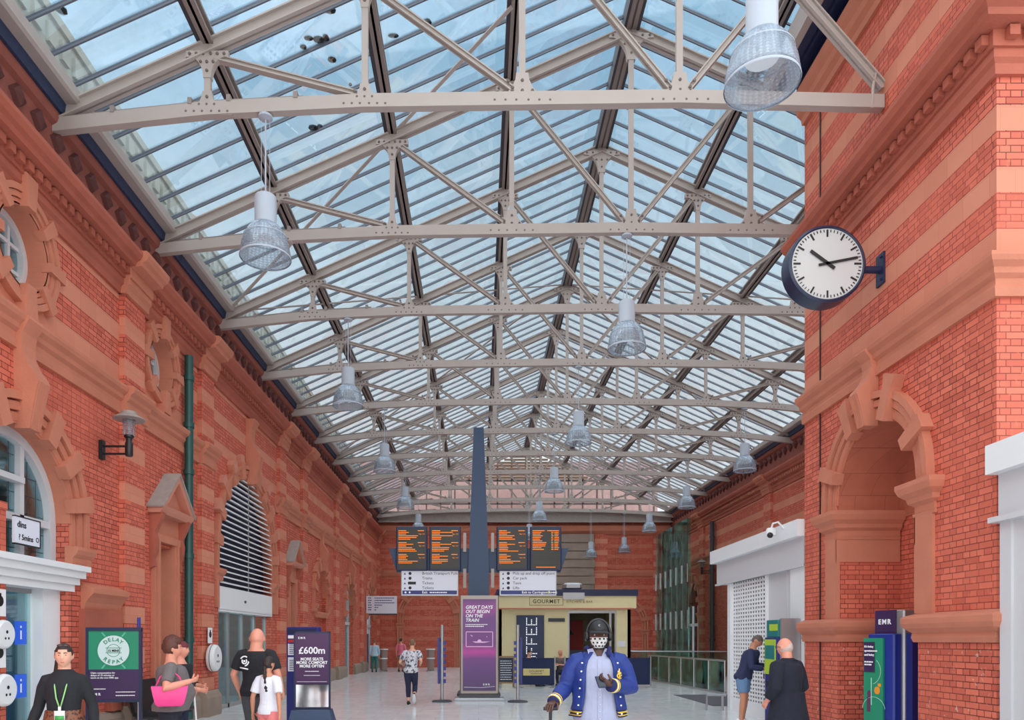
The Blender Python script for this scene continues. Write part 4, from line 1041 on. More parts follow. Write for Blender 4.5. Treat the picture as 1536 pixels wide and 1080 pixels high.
local_text('lettering', 'EMR', .05, (-.24, -.037, 1.67), M_INKW, p_, t, bold=.03, spacing=1.6)
local_text('lettering', '£600m', .168, (0, -.037, 1.41), M_INKW, p_, t, align='CENTER', bold=.02)
for k, s_ in enumerate(('MORE SEATS', 'MORE COMFORT', 'MORE OFTEN')): local_text('lettering', s_, .070, (0, -.037, 1.29 - k * .062), M_INKW, p_, t, align='CENTER', bold=.03)
b = MB(); dashes(b, LY(-.036), -.12, .12, 1.09, .012, 8); dashes(b, LY(-.036), -.14, .14, 1.02, .008, 9); dashes(b, LY(-.036), -.26, .26, .91, .006, 10); b.build('small_print', M_INKW, p_, world=False)
# timetable totem behind it
t = thing('timetable_totem', 'dark blue timetable totem behind the purple 600m stand', 'totem', (-3.36, 14.1, 0), math.radians(-8))
b = MB(); b.rbox(-.32, .32, -.09, .09, 0, 1.90, .02); b.build('totem_body', M_SIGNB, t, world=False)
for k, (z0, z1, c) in enumerate(((1.78, 1.86, M_NAVY), (1.68, 1.74, M_INKW), (1.60, 1.66, M_RED), (1.36, 1.58, M_SIGNW), (1.05, 1.32, M_SIGNW))):
    b = MB(); b.box(-.28, .28, -.10, -.085, z0, z1); pn = b.build('timetable_panel', c, t, world=False)
    if k > 2:
        b = MB()
        for j in range(6): dashes(b, LY(-.101), -.25, .25, z0 + .03 + j * .035, .014, 20 + j + k)
        b.build('small_print', M_INK, pn, world=False)

# blue obelisk with its wings, departure boards and direction signs
OX, OY = .0, 21.4
t = thing('information_obelisk', 'tall tapering slate blue obelisk with side wings carrying the departure boards', 'obelisk', (OX, OY, 0))
b = MB()
def sq_(hw, hd, z): return [(-hw, -hd, z), (hw, -hd, z), (hw, hd, z), (-hw, hd, z)]
b.rings([sq_(.36, .30, 0), sq_(.30, .24, 3.6), sq_(.145, .12, 7.82)]); b.build('obelisk_shaft', M_BLUE, t, world=False)
b = MB(); b.rings([sq_(.62, .5, 0), sq_(.62, .5, .12), sq_(.5, .4, .2)]); b.build('obelisk_base', M_DGREY, t, world=False)
for s in (-1, 1):
    b = MB(); b.prism([(s * .28, 3.62), (s * 2.38, 3.62), (s * 2.62, 4.32), (s * .28, 4.32)], lambda u, v, d: (u, d, v), -.05, .05); b.build('obelisk_wing', M_BLUE, t, world=False)
    for z in (3.62, 4.66):
        b = MB(); b.box(min(s * .36, s * .45), max(s * .36, s * .45), -.12, -.06, z - .45, z + .1); b.build('wing_bracket', M_STEEL, t, world=False)
def board(label, x0, seed, kind=0):
    w_, h_ = .90, 1.27; t = thing('departure_board', label, 'departure board', (OX + x0, OY - .13, 3.66), group='orange lettered departure boards on the obelisk')
    b = MB(); b.rbox(-w_ / 2, w_ / 2, -.07, .055, 0, h_, .02); b.build('board_case', M_NAVY, t, world=False)
    b = MB(); b.box(-w_ / 2 + .05, w_ / 2 - .05, -.076, -.07, .06, h_ - .07); sc = b.build('board_screen', M_SCREEN, t, world=False)
    rnd = random.Random(seed); b = MB(); fn = LY(-.077); z = h_ - .13; row = 0; h = .019; xl, xr_ = -w_ / 2 + .07, w_ / 2 - .07
    rows = 21
    for k in range(rows):
        zz = h_ - .13 - k * (h_ - .24) / rows
        g = k % 7
        if kind == 0:
            if g == 6: continue
            dashes(b, fn, xl, xl + (.24 if g in (0, 2) else rnd.uniform(.25, .62)), zz, h, seed * 50 + k, .22)
            if g == 0: dashes(b, fn, xr_ - .2, xr_, zz, h, seed * 70 + k, .22)
        elif kind == 1 and k < 12:
            if k == 0: dashes(b, fn, xl, xl + .36, zz, h, seed + k, .2); dashes(b, fn, xl + .42, xr_, zz, h, seed + 9, .2); continue
            dashes(b, fn, xl, xl + rnd.uniform(.22, .42), zz, h, seed * 50 + k, .22); dashes(b, fn, xr_ - .22, xr_ - .16, zz, h, k); dashes(b, fn, xr_ - .13, xr_, zz, h, k + 4, .3)
    if kind == 1: dashes(b, fn, xl + .1, xr_ - .1, .085, h, 99, .3)
    b.build('led_rows', M_AMBER, sc, world=False, kind='stuff')
    if kind == 0:
        for j in range(3): local_text('lettering', 'Page 1 of 2', .038, (xr_, -.078, h_ - .13 - (j * 7 + 2) * (h_ - .24) / rows), M_AMBER, sc, t, align='RIGHT')
    if kind == 1:
        b = MB()
        for k in range(12, 20): zz = h_ - .12 - k * (h_ - .24) / rows; b.box(xl, xr_, -.0775, -.076, zz, zz + .006)
        b.build('blank_rows', M_DGREY, sc, world=False)
board('departure board farthest left of the blue obelisk', -1.94, 1); board('departure board just left of the blue obelisk', -.97, 2)
board('departure board just right of the blue obelisk', .97, 3); board('departure board farthest right of the obelisk, its lower third blank', 1.94, 4, 1)
def direction(label, x0, rows, foot, arrow, flip, wd=1.62, h=.70):
    t = thing('direction_sign', label, 'direction sign', (OX + x0, OY - .10, 2.955))
    b = MB(); b.rbox(-wd / 2, wd / 2, -.04, .04, 0, h, .01); b.build('sign_panel', M_SIGNW, t, world=False)
    b = MB(); b.box(-wd / 2 + .02, wd / 2 - .02, -.046, -.04, .02, .13); ft = b.build('sign_footer', M_SIGNB, t, world=False)
    b = MB(); b.box(-wd / 2 - .015, -wd / 2, -.045, .045, 0, h); b.box(wd / 2, wd / 2 + .015, -.045, .045, 0, h); b.box(-wd / 2 - .015, wd / 2 + .015, -.045, .045, -.02, 0); b.build('sign_frame', M_ALU, t, world=False)
    b = MB(); b.box(-.5, -.46, -.02, .02, h - .3, h + .003); b.box(.46, .5, -.02, .02, h - .3, h + .003); b.build('sign_hanger', M_ALU, t, world=False)
    xt = -.22 if not flip else -.44
    b = MB(); fn = LY(-.0405)
    for k, s_ in enumerate(rows):
        z = h - .11 - k * .14; local_text('lettering', s_, .115, (xt, -.041, z), M_INK, t, t)
        xa = -wd / 2 + .09; b.prism([(xa - .03, z), (xa + .03, z + .0), (xa - .0, z + .06)], fn, 0, .002)
        disc(b, (xa + .15, -.041, z + .035), .045, .003, n=14)
        if not flip and k == 2: b.box(xa + .09, xa + .32, -.043, -.04, z - .005, z + .075)
    b.build('sign_symbols', M_INK, t, world=False)
    local_text('lettering', foot, .10, (-.22 if not flip else -.18, -.048, .045), M_INKW, ft, t, bold=.015)
    if flip:
        b = MB(); disc(b, (.60, -.047, .075), .04, .003, n=14); b.build('tram_symbol', M_LIME, ft, world=False)
        b = MB(); b.beam((.68, -.047, .075), (.76, -.047, .075), .004, .014); b.prism([(.74, .045), (.79, .075), (.74, .105)], LY(-.046), 0, .002); b.build('arrow_symbol', M_INKW, ft, world=False)
    else:
        b = MB(); disc(b, (-.70, -.047, .075), .03, .003, n=12); disc(b, (-.58, -.047, .075), .03, .003, n=12); b.build('tram_symbol', M_INKW, ft, world=False); b = MB(); dashes(b, LY(-.0465), .0, .5, .055, .035, 77, .3); b.build('small_print', M_INKW, ft, world=False)
direction('white direction sign for trams and tickets under the left departure boards', -1.42, ('British Transport Police', 'Trams', 'Tickets', 'Tickets'), 'Exit', 0, 0)
direction('white direction sign for car park, taxis and lifts under the right boards', 1.43, ('Pick up and drop off point', 'Car park', 'Taxis', 'Lifts'), 'Exit to Carrington Street', 1, 1)

# tall GREAT DAYS OUT poster totem
t = thing('poster_totem', 'tall purple GREAT DAYS OUT poster totem standing before the blue obelisk', 'poster totem', (.02, 20.0, 0))
b = MB(); b.rings([[(x * k, y * k2, z) for x, y in ((-1, -1), (1, -1), (1, 1), (-1, 1))] for z, k, k2 in ((.0, .66, .34), (.05, .68, .35), (.09, .64, .31))]); b.build('totem_base', M_ALU, t, world=False)
b = MB(); b.rings([[(x * k, y * k2, z) for x, y in ((-1, -1), (1, -1), (1, 1), (-1, 1))] for z, k, k2 in ((.09, .56, .16), (.15, .54, .14), (.18, .54, .13))]); b.build('totem_plinth', M_DGREY, t, world=False)
b = MB(); b.rbox(-.53, .53, -.10, .10, .18, 2.86, .03); b.build('totem_case', mat('totem_bronze', rgb(152, 140, 134), .4, .5), t, world=False)
def purple_poster():
    m = bpy.data.materials.new('purple_poster_print'); m.use_nodes = True; N = NT(m)
    tc = N.node('ShaderNodeTexCoord'); sp = N.node('ShaderNodeSeparateXYZ'); N.L.new(tc.outputs['Object'], sp.inputs[0])
    n = N.noise(tc.outputs['Object'], 1.6, 3.0)
    z = N.math('ADD', N.math('MULTIPLY', N.math('SUBTRACT', sp.outputs[2], .3), .4), N.math('MULTIPLY', N.math('SUBTRACT', n, .5), .12))
    c = N.ramp(z, [(0.0, rgb(72, 40, 96)), (.22, rgb(92, 44, 116)), (.34, rgb(110, 44, 124)), (.42, rgb(186, 50, 150)), (.50, rgb(112, 44, 124)), (.78, rgb(104, 46, 124)), (.86, rgb(150, 50, 138)), (1.0, rgb(84, 40, 110))])
    N.L.new(c, m.node_tree.nodes['Principled BSDF'].inputs['Base Color']); m.node_tree.nodes['Principled BSDF'].inputs['Roughness'].default_value = .3
    return m
b = MB(); b.box(-.45, .45, -.108, -.09, .27, 2.76); p_ = b.build('poster', purple_poster(), t, world=False)
for k, s_ in enumerate(('GREAT DAYS', 'OUT BEGIN', 'ON THE', 'TRAIN')): local_text('lettering', s_, .125, (-.38, -.11, 2.50 - k * .118), M_INKW, p_, t, bold=.022, shear=.2)
b = MB(); dashes(b, LY(-.109), -.38, .22, 2.06, .022, 31); dashes(b, LY(-.109), -.38, .12, 2.01, .022, 32); b.build('small_print', M_INKW, p_, world=False)
b = MB(); fn = LY(-.109)
for (x0, x1, z0, z1) in ((-.36, .36, 1.86, 1.88), (-.36, .36, 1.46, 1.48), (-.37, -.35, 1.47, 1.87), (.35, .37, 1.47, 1.87)): b.prism([(x0, z0), (x1, z0), (x1, z1), (x0, z1)], fn, 0, .003)
b.arc(fn, (0, 1.61), .0, .055, 0, PI, 0, .003, 10); b.prism([(-.2, 1.612), (.3, 1.605), (.12, 1.575), (-.1, 1.575)], fn, 0, .003); b.prism([(-.26, 1.80), (-.18, 1.76), (-.2, 1.74)], fn, 0, .003); disc(b, (.2, -.11, 1.74), .012, .003, n=8)
b.build('picture_panel', mat('pale_pink_print', rgb(240, 190, 226), .5), p_, world=False)
b = MB(); b.beam((-.42, -.11, .37), (.05, -.11, .36), .003, .008); b.beam((.05, -.11, .36), (.42, -.11, .39), .003, .008); b.build('line_print', M_INKW, p_, world=False)
local_text('lettering', 'EMR', .07, (.10, -.11, .42), M_INKW, p_, t, bold=.03, spacing=1.7)

# belt barrier posts
def belt_post(label, x, y, s):
    t = thing('barrier_post', label, 'barrier post', (x, y, 0))
    b = MB(); b.lathe([(.27, 0), (.27, .02), (.24, .04), (.06, .06)], n=28); b.build('post_base', M_DGREY, t, world=False, smooth=40)
    b = MB(); b.tube([(0, 0, .05), (0, 0, 2.05)], .045, 14); b.build('post_tube', M_ALU, t, world=False, smooth=40)
    b = MB(); b.box(s * .09 - .025, s * .09 + .025, -.05, .9, .48, 1.72); b.box(min(s * .03, s * .09), max(s * .03, s * .09), -.02, .02, .6, 1.6); b.build('side_banner', M_SIGNB, t, world=False)
    b = MB()
    for k in range(7): b.box(-s * .07 - .03, -s * .07 + .03, -.03, .12, .5 + k * .17, .60 + k * .17)
    b.build('belt_cassettes', M_ROYAL, t, world=False)
belt_post('silver barrier post with navy banner left of the purple totem', -.98, 19.6, -1)
belt_post('silver barrier post with navy banner right of the purple totem', 1.04, 19.5, 1)

# cafe
CX0, CX1, CY = .72, 5.80, 27.6
t = thing('cafe_kiosk', 'cream yellow cafe kiosk with navy roof edge at the end of the hall', 'cafe', ((CX0 + CX1) / 2, CY, 0))
b = MB(); b.box(CX0, 3.36, CY, CY + .2, 0, 2.9); b.box(5.18, CX1 - .08, CY, CY + .2, 0, 2.9); b.box(3.36, 5.18, CY, CY + .2, 2.72, 2.9); b.box(CX0, CX0 + .15, CY, CY + 5, 0, 2.9); b.box(CX1 - .2, CX1 - .08, CY, CY + 5, 0, 2.9); b.build('kiosk_wall', M_YELLOW, t)
b = MB(); b.box(CX0, CX1 + .1, CY - .16, CY + 5, 2.84, 3.30); fa = b.build('kiosk_fascia', M_YELLOW, t)
b = MB(); b.box(CX0 - .05, CX1 + .16, CY - .22, CY + 5.1, 3.30, 3.54); b.build('kiosk_roof', M_NAVY, t)
b = MB(); b.box(CX0, CX1, CY - .19, CY - .15, 2.80, 2.845); b.build('fascia_bead', M_TC, fa)
def FC(d): return CY - d
b = MB()
for (x0, x1, z0, z1) in ((1.90, 3.16, 3.235, 3.25), (1.90, 3.16, 2.945, 2.96), (1.90, 1.915, 2.95, 3.24), (3.145, 3.16, 2.95, 3.24)): b.box(x0, x1, CY - .175, CY - .15, z0, z1)
b.build('name_frame', M_GOLD, fa)
text('lettering', 'GOURMET', .20, (2.53, CY - .172, 3.03), (1, 0, 0), UPZ, mat('dark_gold', rgb(90, 78, 50), .5), fa, align='CENTER', bold=.01, spacing=1.12)
text('lettering', 'KITCHEN & BAR', .125, (3.28, CY - .172, 3.04), (1, 0, 0), UPZ, M_GOLD, fa, spacing=1.1)
b = MB(); b.box(1.42, 2.46, CY - .06, CY + .02, .2, 2.58); cp = b.build('coffee_panel', mat('coffee_navy', rgb(32, 48, 84), .4), t)
GL = {'C': ['01110', '10001', '10000', '10000', '10000', '10001', '01110'], 'O': ['01110', '10001', '10001', '10001', '10001', '10001', '01110'], 'F': ['11111', '10000', '10000', '11110', '10000', '10000', '10000'], 'E': ['11111', '10000', '10000', '11110', '10000', '10000', '11111']}
for k, ch in enumerate('COFFEE'):                                  # bulb letters reading upwards
    b = MB()
    for r_, row in enumerate(GL[ch]):
        for c_, v in enumerate(row):
            if v == '1': b.lathe([(.02, 0), (.018, -.025), (.004, -.03)], (1.80 + r_ * .062, CY - .06, .42 + k * .36 + c_ * .062), 8, 'y')
    b.build('bulb_letter', mat('bulb_white', rgb(250, 250, 255), .4, emit=.8), cp)
b = MB(); b.box(2.62, 3.24, CY - .03, CY, 2.34, 2.47); b.build('menu_strip', M_DGREY, t)
b = MB(); b.box(5.24, 5.52, CY - .02, CY, 1.40, 1.62); b.build('notice', M_WHITE, t)
b = MB(); b.box(3.36, 5.18, CY - .02, CY + .1, 2.66, 2.76); b.box(3.36, 3.42, CY + .02, CY + .1, 0, 2.7); b.box(4.92, 5.0, CY + .02, CY + .1, 0, 2.7); b.box(5.12, 5.18, CY + .02, CY + .1, 0, 2.7); b.build('kiosk_shutter_frame', M_ALU, t)
b = MB(); b.box(CX0 + .15, CX1 - .2, CY + 4.8, CY + 5, 0, 2.9); b.build('kiosk_back', mat('kiosk_back', rgb(150, 140, 120), .7, noise=.3, nscale=2), t)
b = MB(); b.box(3.9, 4.6, CY + 4.7, CY + 4.8, 1.2, 2.5); b.build('kiosk_picture', M_RED, t)
b = MB(); b.box(3.4, 4.6, CY + 1.2, CY + 1.8, 0, 1.25); b.build('kiosk_counter', M_NAVY, t)
b = MB(); b.tube([(3.6, CY + 1.4, 2.9), (3.6, CY + 1.4, 2.1)], .01, 6); b.lathe([(.03, 2.1), (.06, 2.0), (.2, 1.86), (.19, 1.86), (.05, 1.98)], (3.6, CY + 1.4, 0), 16); b.build('kiosk_lamp', M_BLACK, t)
b = MB(); b.box(3.15, 3.95, CY - .24, CY - .16, 3.17, 3.42); b.rbox(3.2, 3.9, CY - .1, CY + .7, 3.55, 3.8, .1); b.build('roof_unit', M_ALU, t)
# navy cafe screens
def screen(label, x0, x1, y, sign=False):
    t = thing('cafe_screen', label, 'cafe screen', ((x0 + x1) / 2, y, 0), group='navy canvas cafe screens'); h = (x1 - x0) / 2
    for s in (-1, 1):
        b = MB(); b.tube([(s * h, 0, .02), (s * h, 0, 1.08)], .025, 10); b.lathe([(.18, 0), (.18, .02), (.03, .04)], (s * h, 0, 0), 18); b.build('screen_post', M_ALU, t, world=False)
    b = MB(); b.box(-h + .03, h - .03, -.01, .01, .10, 1.0); b.box(-h, h, -.015, .015, 1.0, 1.03); b.build('screen_canvas', mat('canvas_navy', rgb(30, 42, 78), .8), t, world=False)
    if sign:
        b = MB(); b.box(-.46, .46, -.02, -.011, .42, .66); sg = b.build('name_panel', mat('cream_gold', rgb(214, 196, 130), .5), t, world=False)
        local_text('lettering', 'GOURMET', .11, (0, -.022, .53), M_INK, sg, t, align='CENTER'); b = MB(); dashes(b, LY(-.021), -.2, .2, .47, .02, 55); b.build('small_print', M_INK, sg, world=False)
screen('navy cafe screen with a cream GOURMET panel', 1.36, 2.64, 25.4, True)
screen('plain navy cafe screen right of the masked man', 4.46, 5.98, 25.5)
screen('navy cafe screen mostly hidden behind the masked man', 3.0, 4.1, 25.5)
t = thing('chalk_board', 'wood framed chalk board standing right of the purple totem', 'chalk board', (.96, 25.6, 0))
b = MB()
for s in (-1, 1): b.beam((s * .27, 0, 0), (s * .27, .12, 1.08), .05, .03, (0, 1, 0))
b.beam((-.29, .12, 1.06), (.29, .12, 1.06), .03, .05); b.beam((-.29, .02, .16), (.29, .02, .16), .03, .05); b.build('board_frame', mat('pale_wood', rgb(160, 128, 92), .6), t, world=False)
b = MB(); b.rings([[(-.25, .03, .18), (.25, .03, .18), (.25, .05, .18), (-.25, .05, .18)], [(-.25, .115, 1.03), (.25, .115, 1.03), (.25, .135, 1.03), (-.25, .135, 1.03)]]); bo = b.build('slate', mat('slate_board', rgb(48, 62, 80), .7), t, world=False)
b = MB()
for k in range(9): dashes(b, lambda u, v, d: (u, .03 + (v - .18) * .1 - .002 - d, v), -.2, .2, .26 + k * .08, .025, 70 + k, .5)
b.build('chalk_lines', M_INKW, bo, world=False)
for s in (-1, 1):
    b = MB(); b.beam((s * .27, .14, 1.04), (s * .27, .5, 0), .04, .03, (0, 1, 0)); b.build('rear_leg', MATS['pale_wood'], t, world=False)
# cafe table and chairs
t = thing('cafe_table', 'small round cafe table behind the navy screens', 'table', (2.55, 26.5, 0))
b = MB(); b.lathe([(.02, .72), (.34, .72), (.35, .74), (.34, .75), (.02, .75)], n=24); b.build('table_top', M_GREYW, t, world=False)
b = MB(); b.lathe([(.22, 0), (.22, .02), (.03, .05), (.03, .72)], n=14); b.build('table_pedestal', M_ALU, t, world=False)
def cafe_chair(label, loc, rz):
    t = thing('cafe_chair', label, 'chair', loc, rz, 'bistro chairs at the cafe')
    b = MB(); b.rbox(-.21, .21, -.2, .2, .44, .47, .05); b.build('seat', M_GREYW, t, world=False)
    b = MB(); b.rings([[(x, .2 + .06 * (1 - (x / .2) ** 2) + e, z) for x in (-.2, -.1, 0, .1, .2)] + [(x, .22 + .06 * (1 - (x / .2) ** 2) + e, z) for x in (.2, .1, 0, -.1, -.2)] for z, e in ((.58, 0), (.88, .06))]); b.build('backrest', M_GREYW, t, world=False)
    for x in (-.18, .18):
        for y in (-.17, .18):
            b = MB(); b.tube([(x, y, .45), (x * 1.15, y * 1.15, 0)], .013, 8); 
            if y > 0: b.tube([(x, y, .45), (x, .24, .86)], .013, 8)
            b.build('leg', M_ALU, t, world=False)
cafe_chair('pale bistro chair under the seated bald cafe guest', (3.02, 26.75, 0), math.radians(-40))
cafe_chair('pale bistro chair of the dark haired cafe guest behind the GOURMET screen', (1.78, 26.4, 0), math.radians(60))
cafe_chair('empty pale bistro chair right of the seated bald guest', (3.55, 26.35, 0), math.radians(-20))
# bag hoops by the end wall
def hoop(label, x, y):
    t = thing('bin_hoop', label, 'litter bin', (x, y, 0), group='clear bag litter hoops')
    b = MB(); b.tube([(0, .2, 0), (0, .2, 1.18)], .025, 8); b.lathe([(.24, 0), (.24, .03), (.03, .05)], (0, 0, 0), 18); b.build('hoop_stand', M_ALU, t, world=False)
    for z, r in ((1.16, .22), (.68, .20)):
        b = MB(); b.lathe([(r, z - .03), (r + .02, z - .03), (r + .02, z + .03), (r, z + .03)], n=22, cap=False); b.build('hoop_ring', M_WHITE, t, world=False)
    b = MB(); b.lathe([(.20, 1.14), (.19, .6), (.18, .06), (.02, .05)], n=18); b.build('clear_bag', mat('clear_bag', rgb(150, 130, 124), .4), t, world=False)
hoop('clear bag litter hoop before the arch in the end wall', -2.55, 39.0)
hoop('clear bag litter hoop close to the left end corner', -5.0, 38.6)
# projecting direction sign on the left
t = thing('projecting_sign', 'pale lilac direction sign projecting from the far left wall', 'direction sign', (-5.1, 38.9, 3.05))
b = MB(); b.rbox(-.86, .76, -.05, .05, 0, .93, .01); b.build('sign_panel', M_SIGNW, t, world=False)
b = MB(); b.box(-.86, .76, -.055, .055, -.07, 0); b.build('sign_underside', M_DGREY, t, world=False)
b = MB(); b.tube([(-.92, 0, .7), (-.8, 0, .7)], .03, 8); b.tube([(-.92, 0, .25), (-.8, 0, .25)], .03, 8); b.build('sign_bracket', M_DGREY, t, world=False)
b = MB(); fn = LY(-.051)
for k in range(6):
    z = .80 - k * .125; dashes(b, fn, -.76, -.58, z, .05, 80 + k, .4); dashes(b, fn, -.42, (.62, .5, .66, .0, -.2, -.3)[k], z, .045, 90 + k, .3)
b.build('sign_print', M_SIGNB, t, world=False)
# ------------------------------------------------------------------ shops, machines, glass
def shopfront(lab, y0, y1, x, ztop=3.78):
    return thing('shop_front', lab, 'shop', (x, (y0 + y1) / 2, 0))
t = shopfront('white shop front with a pierced roller shutter beyond the brick pier', 13.05, 17.95, 5.9)
SX = 5.82
b = MB(); b.box(SX - .16, SX + .5, 13.02, 17.95, 3.50, 3.80); b.build('upper_fascia', M_WHITE, t)
b = MB(); b.box(SX - .04, SX + .5, 13.04, 17.80, 2.98, 3.50); b.box(SX - .07, SX, 13.04, 17.85, 2.96, 3.0); b.build('lower_fascia', M_GREYW, t)
b = MB(); b.box(SX, SX + .2, 16.98, 17.16, 0, 2.98); b.build('shop_post', M_WHITE, t)
b = MB(); b.box(SX, SX + .2, 13.1, 13.7, 0, 2.98); b.build('shop_post', M_WHITE, t)
b = MB(); b.box(SX, SX + .18, 14.86, 14.92, 0, 2.98); b.build('shop_post', M_WHITE, t)
b = MB(); b.box(SX + .06, SX + .12, 13.7, 14.86, 0, 2.98); b.box(SX + .05, SX + .06, 13.95, 13.97, 0, 2.98); b.build('shop_panel', M_GREYW, t)
b = MB(); b.box(SX + .2, XR - .6, 17.0, 17.2, 0, 3.8); b.box(SX + .5, XR - .6, 13.05, 17.95, 3.7, 3.8); b.box(SX + .2, SX + .3, 17.2, 17.9, 3.0, 3.8); b.build('shop_side', M_GREYW, t)
b = MB(); b.box(SX + .13, SX + .16, 14.93, 16.97, 0, 2.96); b.build('shop_dark', M_INK, t)
b = MB(); ny, nz = 14, 30; ya, yb = 14.93, 16.97; dy = (yb - ya) / ny
for k in range(ny + 1): b.box(SX + .07, SX + .085, ya + k * dy - dy * .21, ya + k * dy + dy * .21, .1, 2.96)
for k in range(nz + 1): z = .3 + k * (2.6 / nz); b.box(SX + .068, SX + .087, ya, yb, z - .021, z + .021)
b.box(SX + .06, SX + .09, ya, yb, 0, .3); b.build('roller_shutter', M_INKW, t)
for z, y in ((1.86, 14.72), (1.0, 14.95)):
    b = MB(); b.box(SX + .045, SX + .06, y - .17, y + .17, z - .14, z + .14); n_ = b.build('purple_notice', M_PURP, t)
    text('lettering', 'EMR', .12, (SX + .042, y + .13, z - .04), (0, -1, 0), UPZ, M_INKW, n_, bold=.02)
t2 = thing('security_camera', 'white dome security camera on the end of the white shop fascia', 'camera', (SX - .2, 13.9, 3.55))
b = MB(); b.tube([(SX - .16, 13.6, 3.72), (SX - .26, 13.62, 3.84), (SX - .34, 13.66, 3.82), (SX - .36, 13.7, 3.72)], .018, 8); b.build('camera_arm', M_WHITE, t2)
b = MB(); b.lathe([(.02, .02), (.07, .02), (.09, -.02), (.09, -.12), (.06, -.13)], (SX - .36, 13.7, 3.72), 18); b.build('camera_body', M_WHITE, t2, smooth=40)
b = MB(); b.ball((SX - .40, 13.64, 3.60), .055, 12, 8); b.build('camera_dome', M_BLACK, t2, smooth=True)
# ticket machines before the shop panel
def ticket_machine(label, x, y, rz, top, scr):
    t = thing('ticket_machine', label, 'ticket machine', (x, y, 0), rz)
    b = MB(); b.rbox(-.06, .36, -.24, .24, 0, top - .32, .02); b.build('machine_body', M_SIGNB, t, world=False)
    b = MB(); b.rbox(-.03, .3, -.23, .23, top - .32, top, .02); hd = b.build('machine_header', M_TEAL, t, world=False)
    b = MB(); b.box(-.036, -.03, -.22, .1, top - .2, top - .08); b.build('header_sign', M_LIME, hd, world=False)
    b = MB(); b.box(-.075, -.06, -.21, .21, 1.02, top - .36); fc = b.build('machine_front', scr, t, world=False)
    b = MB(); b.box(-.08, -.075, -.18, .18, 1.3, 1.55); b.build('touch_screen', M_TEAL, fc, world=False)
    b = MB(); b.box(-.1, -.06, -.1, .1, .78, .9); b.build('ticket_tray', M_BLACK, t, world=False)
    b = MB(); b.box(.0, .36, -.29, -.24, 0, top + .02); b.build('machine_side', M_ALU, t, world=False)
ticket_machine('teal and lime ticket machine used by the man in denim shorts', 5.43, 13.5, math.radians(4), 2.02, M_LIME)
# poster unit in the pier recess
t = thing('poster_unit', 'blue EMR poster unit with a green poster in the pier recess', 'poster unit', (6.0, 10.62, 0), math.radians(-72))
b = MB(); b.rbox(-.10, .24, -.06, .34, 0, 2.08, .02); b.build('unit_column', M_ALU, t, world=False)
b = MB(); b.box(-.22, .12, -.10, -.06, 1.74, 2.08); hd = b.build('unit_header', M_PURP, t, world=False)
local_text('lettering', 'EMR', .10, (-.05, -.102, 1.88), M_INKW, hd, t, align='CENTER', bold=.03, spacing=1.3)
b = MB(); b.rbox(-.26, .20, -.20, .0, 0, 1.74, .02); b.build('unit_case', M_ROYAL, t, world=False)
b = MB(); b.box(.20, .34, -.02, .2, 0, 1.74); b.build('unit_wing', M_SIGNB, t, world=False)
b = MB(); b.box(-.30, .04, -.23, -.20, .35, 1.68); p_ = b.build('poster', M_EMRG, t, world=False)
b = MB(); b.box(-.29, -.10, -.236, -.23, 1.18, 1.62); pp = b.build('poster_caption', M_PURP, p_, world=False)
for k, s_ in enumerate(("It's being", 'spontaneous', 'and being')): local_text('lettering', s_, .045, (-.28, -.239, 1.54 - k * .06), M_INKW, pp, t, bold=.02)
b = MB(); dashes(b, LY(-.237), -.28, -.12, 1.32, .02, 61); dashes(b, LY(-.237), -.28, -.14, 1.28, .02, 62); b.build('small_print', M_INKW, pp, world=False)
b = MB(); fn = LY(-.231)
b.arc(fn, (-.12, .62), .20, .206, .2, 3.0, 0, .003, 20); b.arc(fn, (-.2, 1.2), .2, .206, -1.2, .9, 0, .003, 16); b.beam((-.16, -.233, .7), (-.16, -.233, 1.1), .004, .012, (1, 0, 0)); b.box(-.28, .02, -.234, -.231, .4, .42)
b.build('poster_lines', mat('mint_line', rgb(176, 224, 206), .5), p_, world=False)
b = MB(); b.ball((-.06, -.232, .92), .05, 10, 6, (1, .1, 1.2)); b.ball((-.02, -.232, 1.0), .03, 8, 5, (1, .1, 1)); b.build('poster_bird', mat('orange_print', rgb(236, 150, 40), .5), p_, world=False)
b = MB(); b.ball((-.2, -.232, .86), .035, 8, 5, (1, .1, 1.8)); b.box(-.24, -.18, -.234, -.231, .6, .82); b.build('poster_figure', mat('plum_print', rgb(96, 50, 90), .5), p_, world=False)
# near shop front at the right edge
t = shopfront('white shop front at the right edge against the brick pier', 3.2, 8.1, 5.75)
NX = 5.62
b = MB(); b.box(NX, NX + .7, 3.2, 8.14, 3.48, 3.80); b.build('upper_fascia', M_WHITE, t)
b = MB(); b.box(NX + .12, NX + .5, 3.2, 8.10, 2.98, 3.48); b.box(NX + .02, NX + .3, 3.2, 8.13, 2.94, 3.0); b.build('lower_fascia', M_GREYW, t)
b = MB(); b.box(NX + .13, NX + .3, 3.2, 8.05, 0, 2.94); b.box(NX + .10, NX + .2, 7.88, 8.05, 0, 2.94); b.build('shop_panel', M_GREYW, t)
b = MB(); b.rbox(NX + .09, NX + .13, 6.6, 7.63, .5, 2.05, .02); p_ = b.build('dark_poster', M_PURP, t)
text('lettering', 'Pl', .14, (NX + .087, 7.60, 1.86), (0, -1, 0), UPZ, M_INKW, p_, bold=.02); text('lettering', 'Ga', .14, (NX + .087, 7.60, 1.72), (0, -1, 0), UPZ, M_INKW, p_, bold=.02)
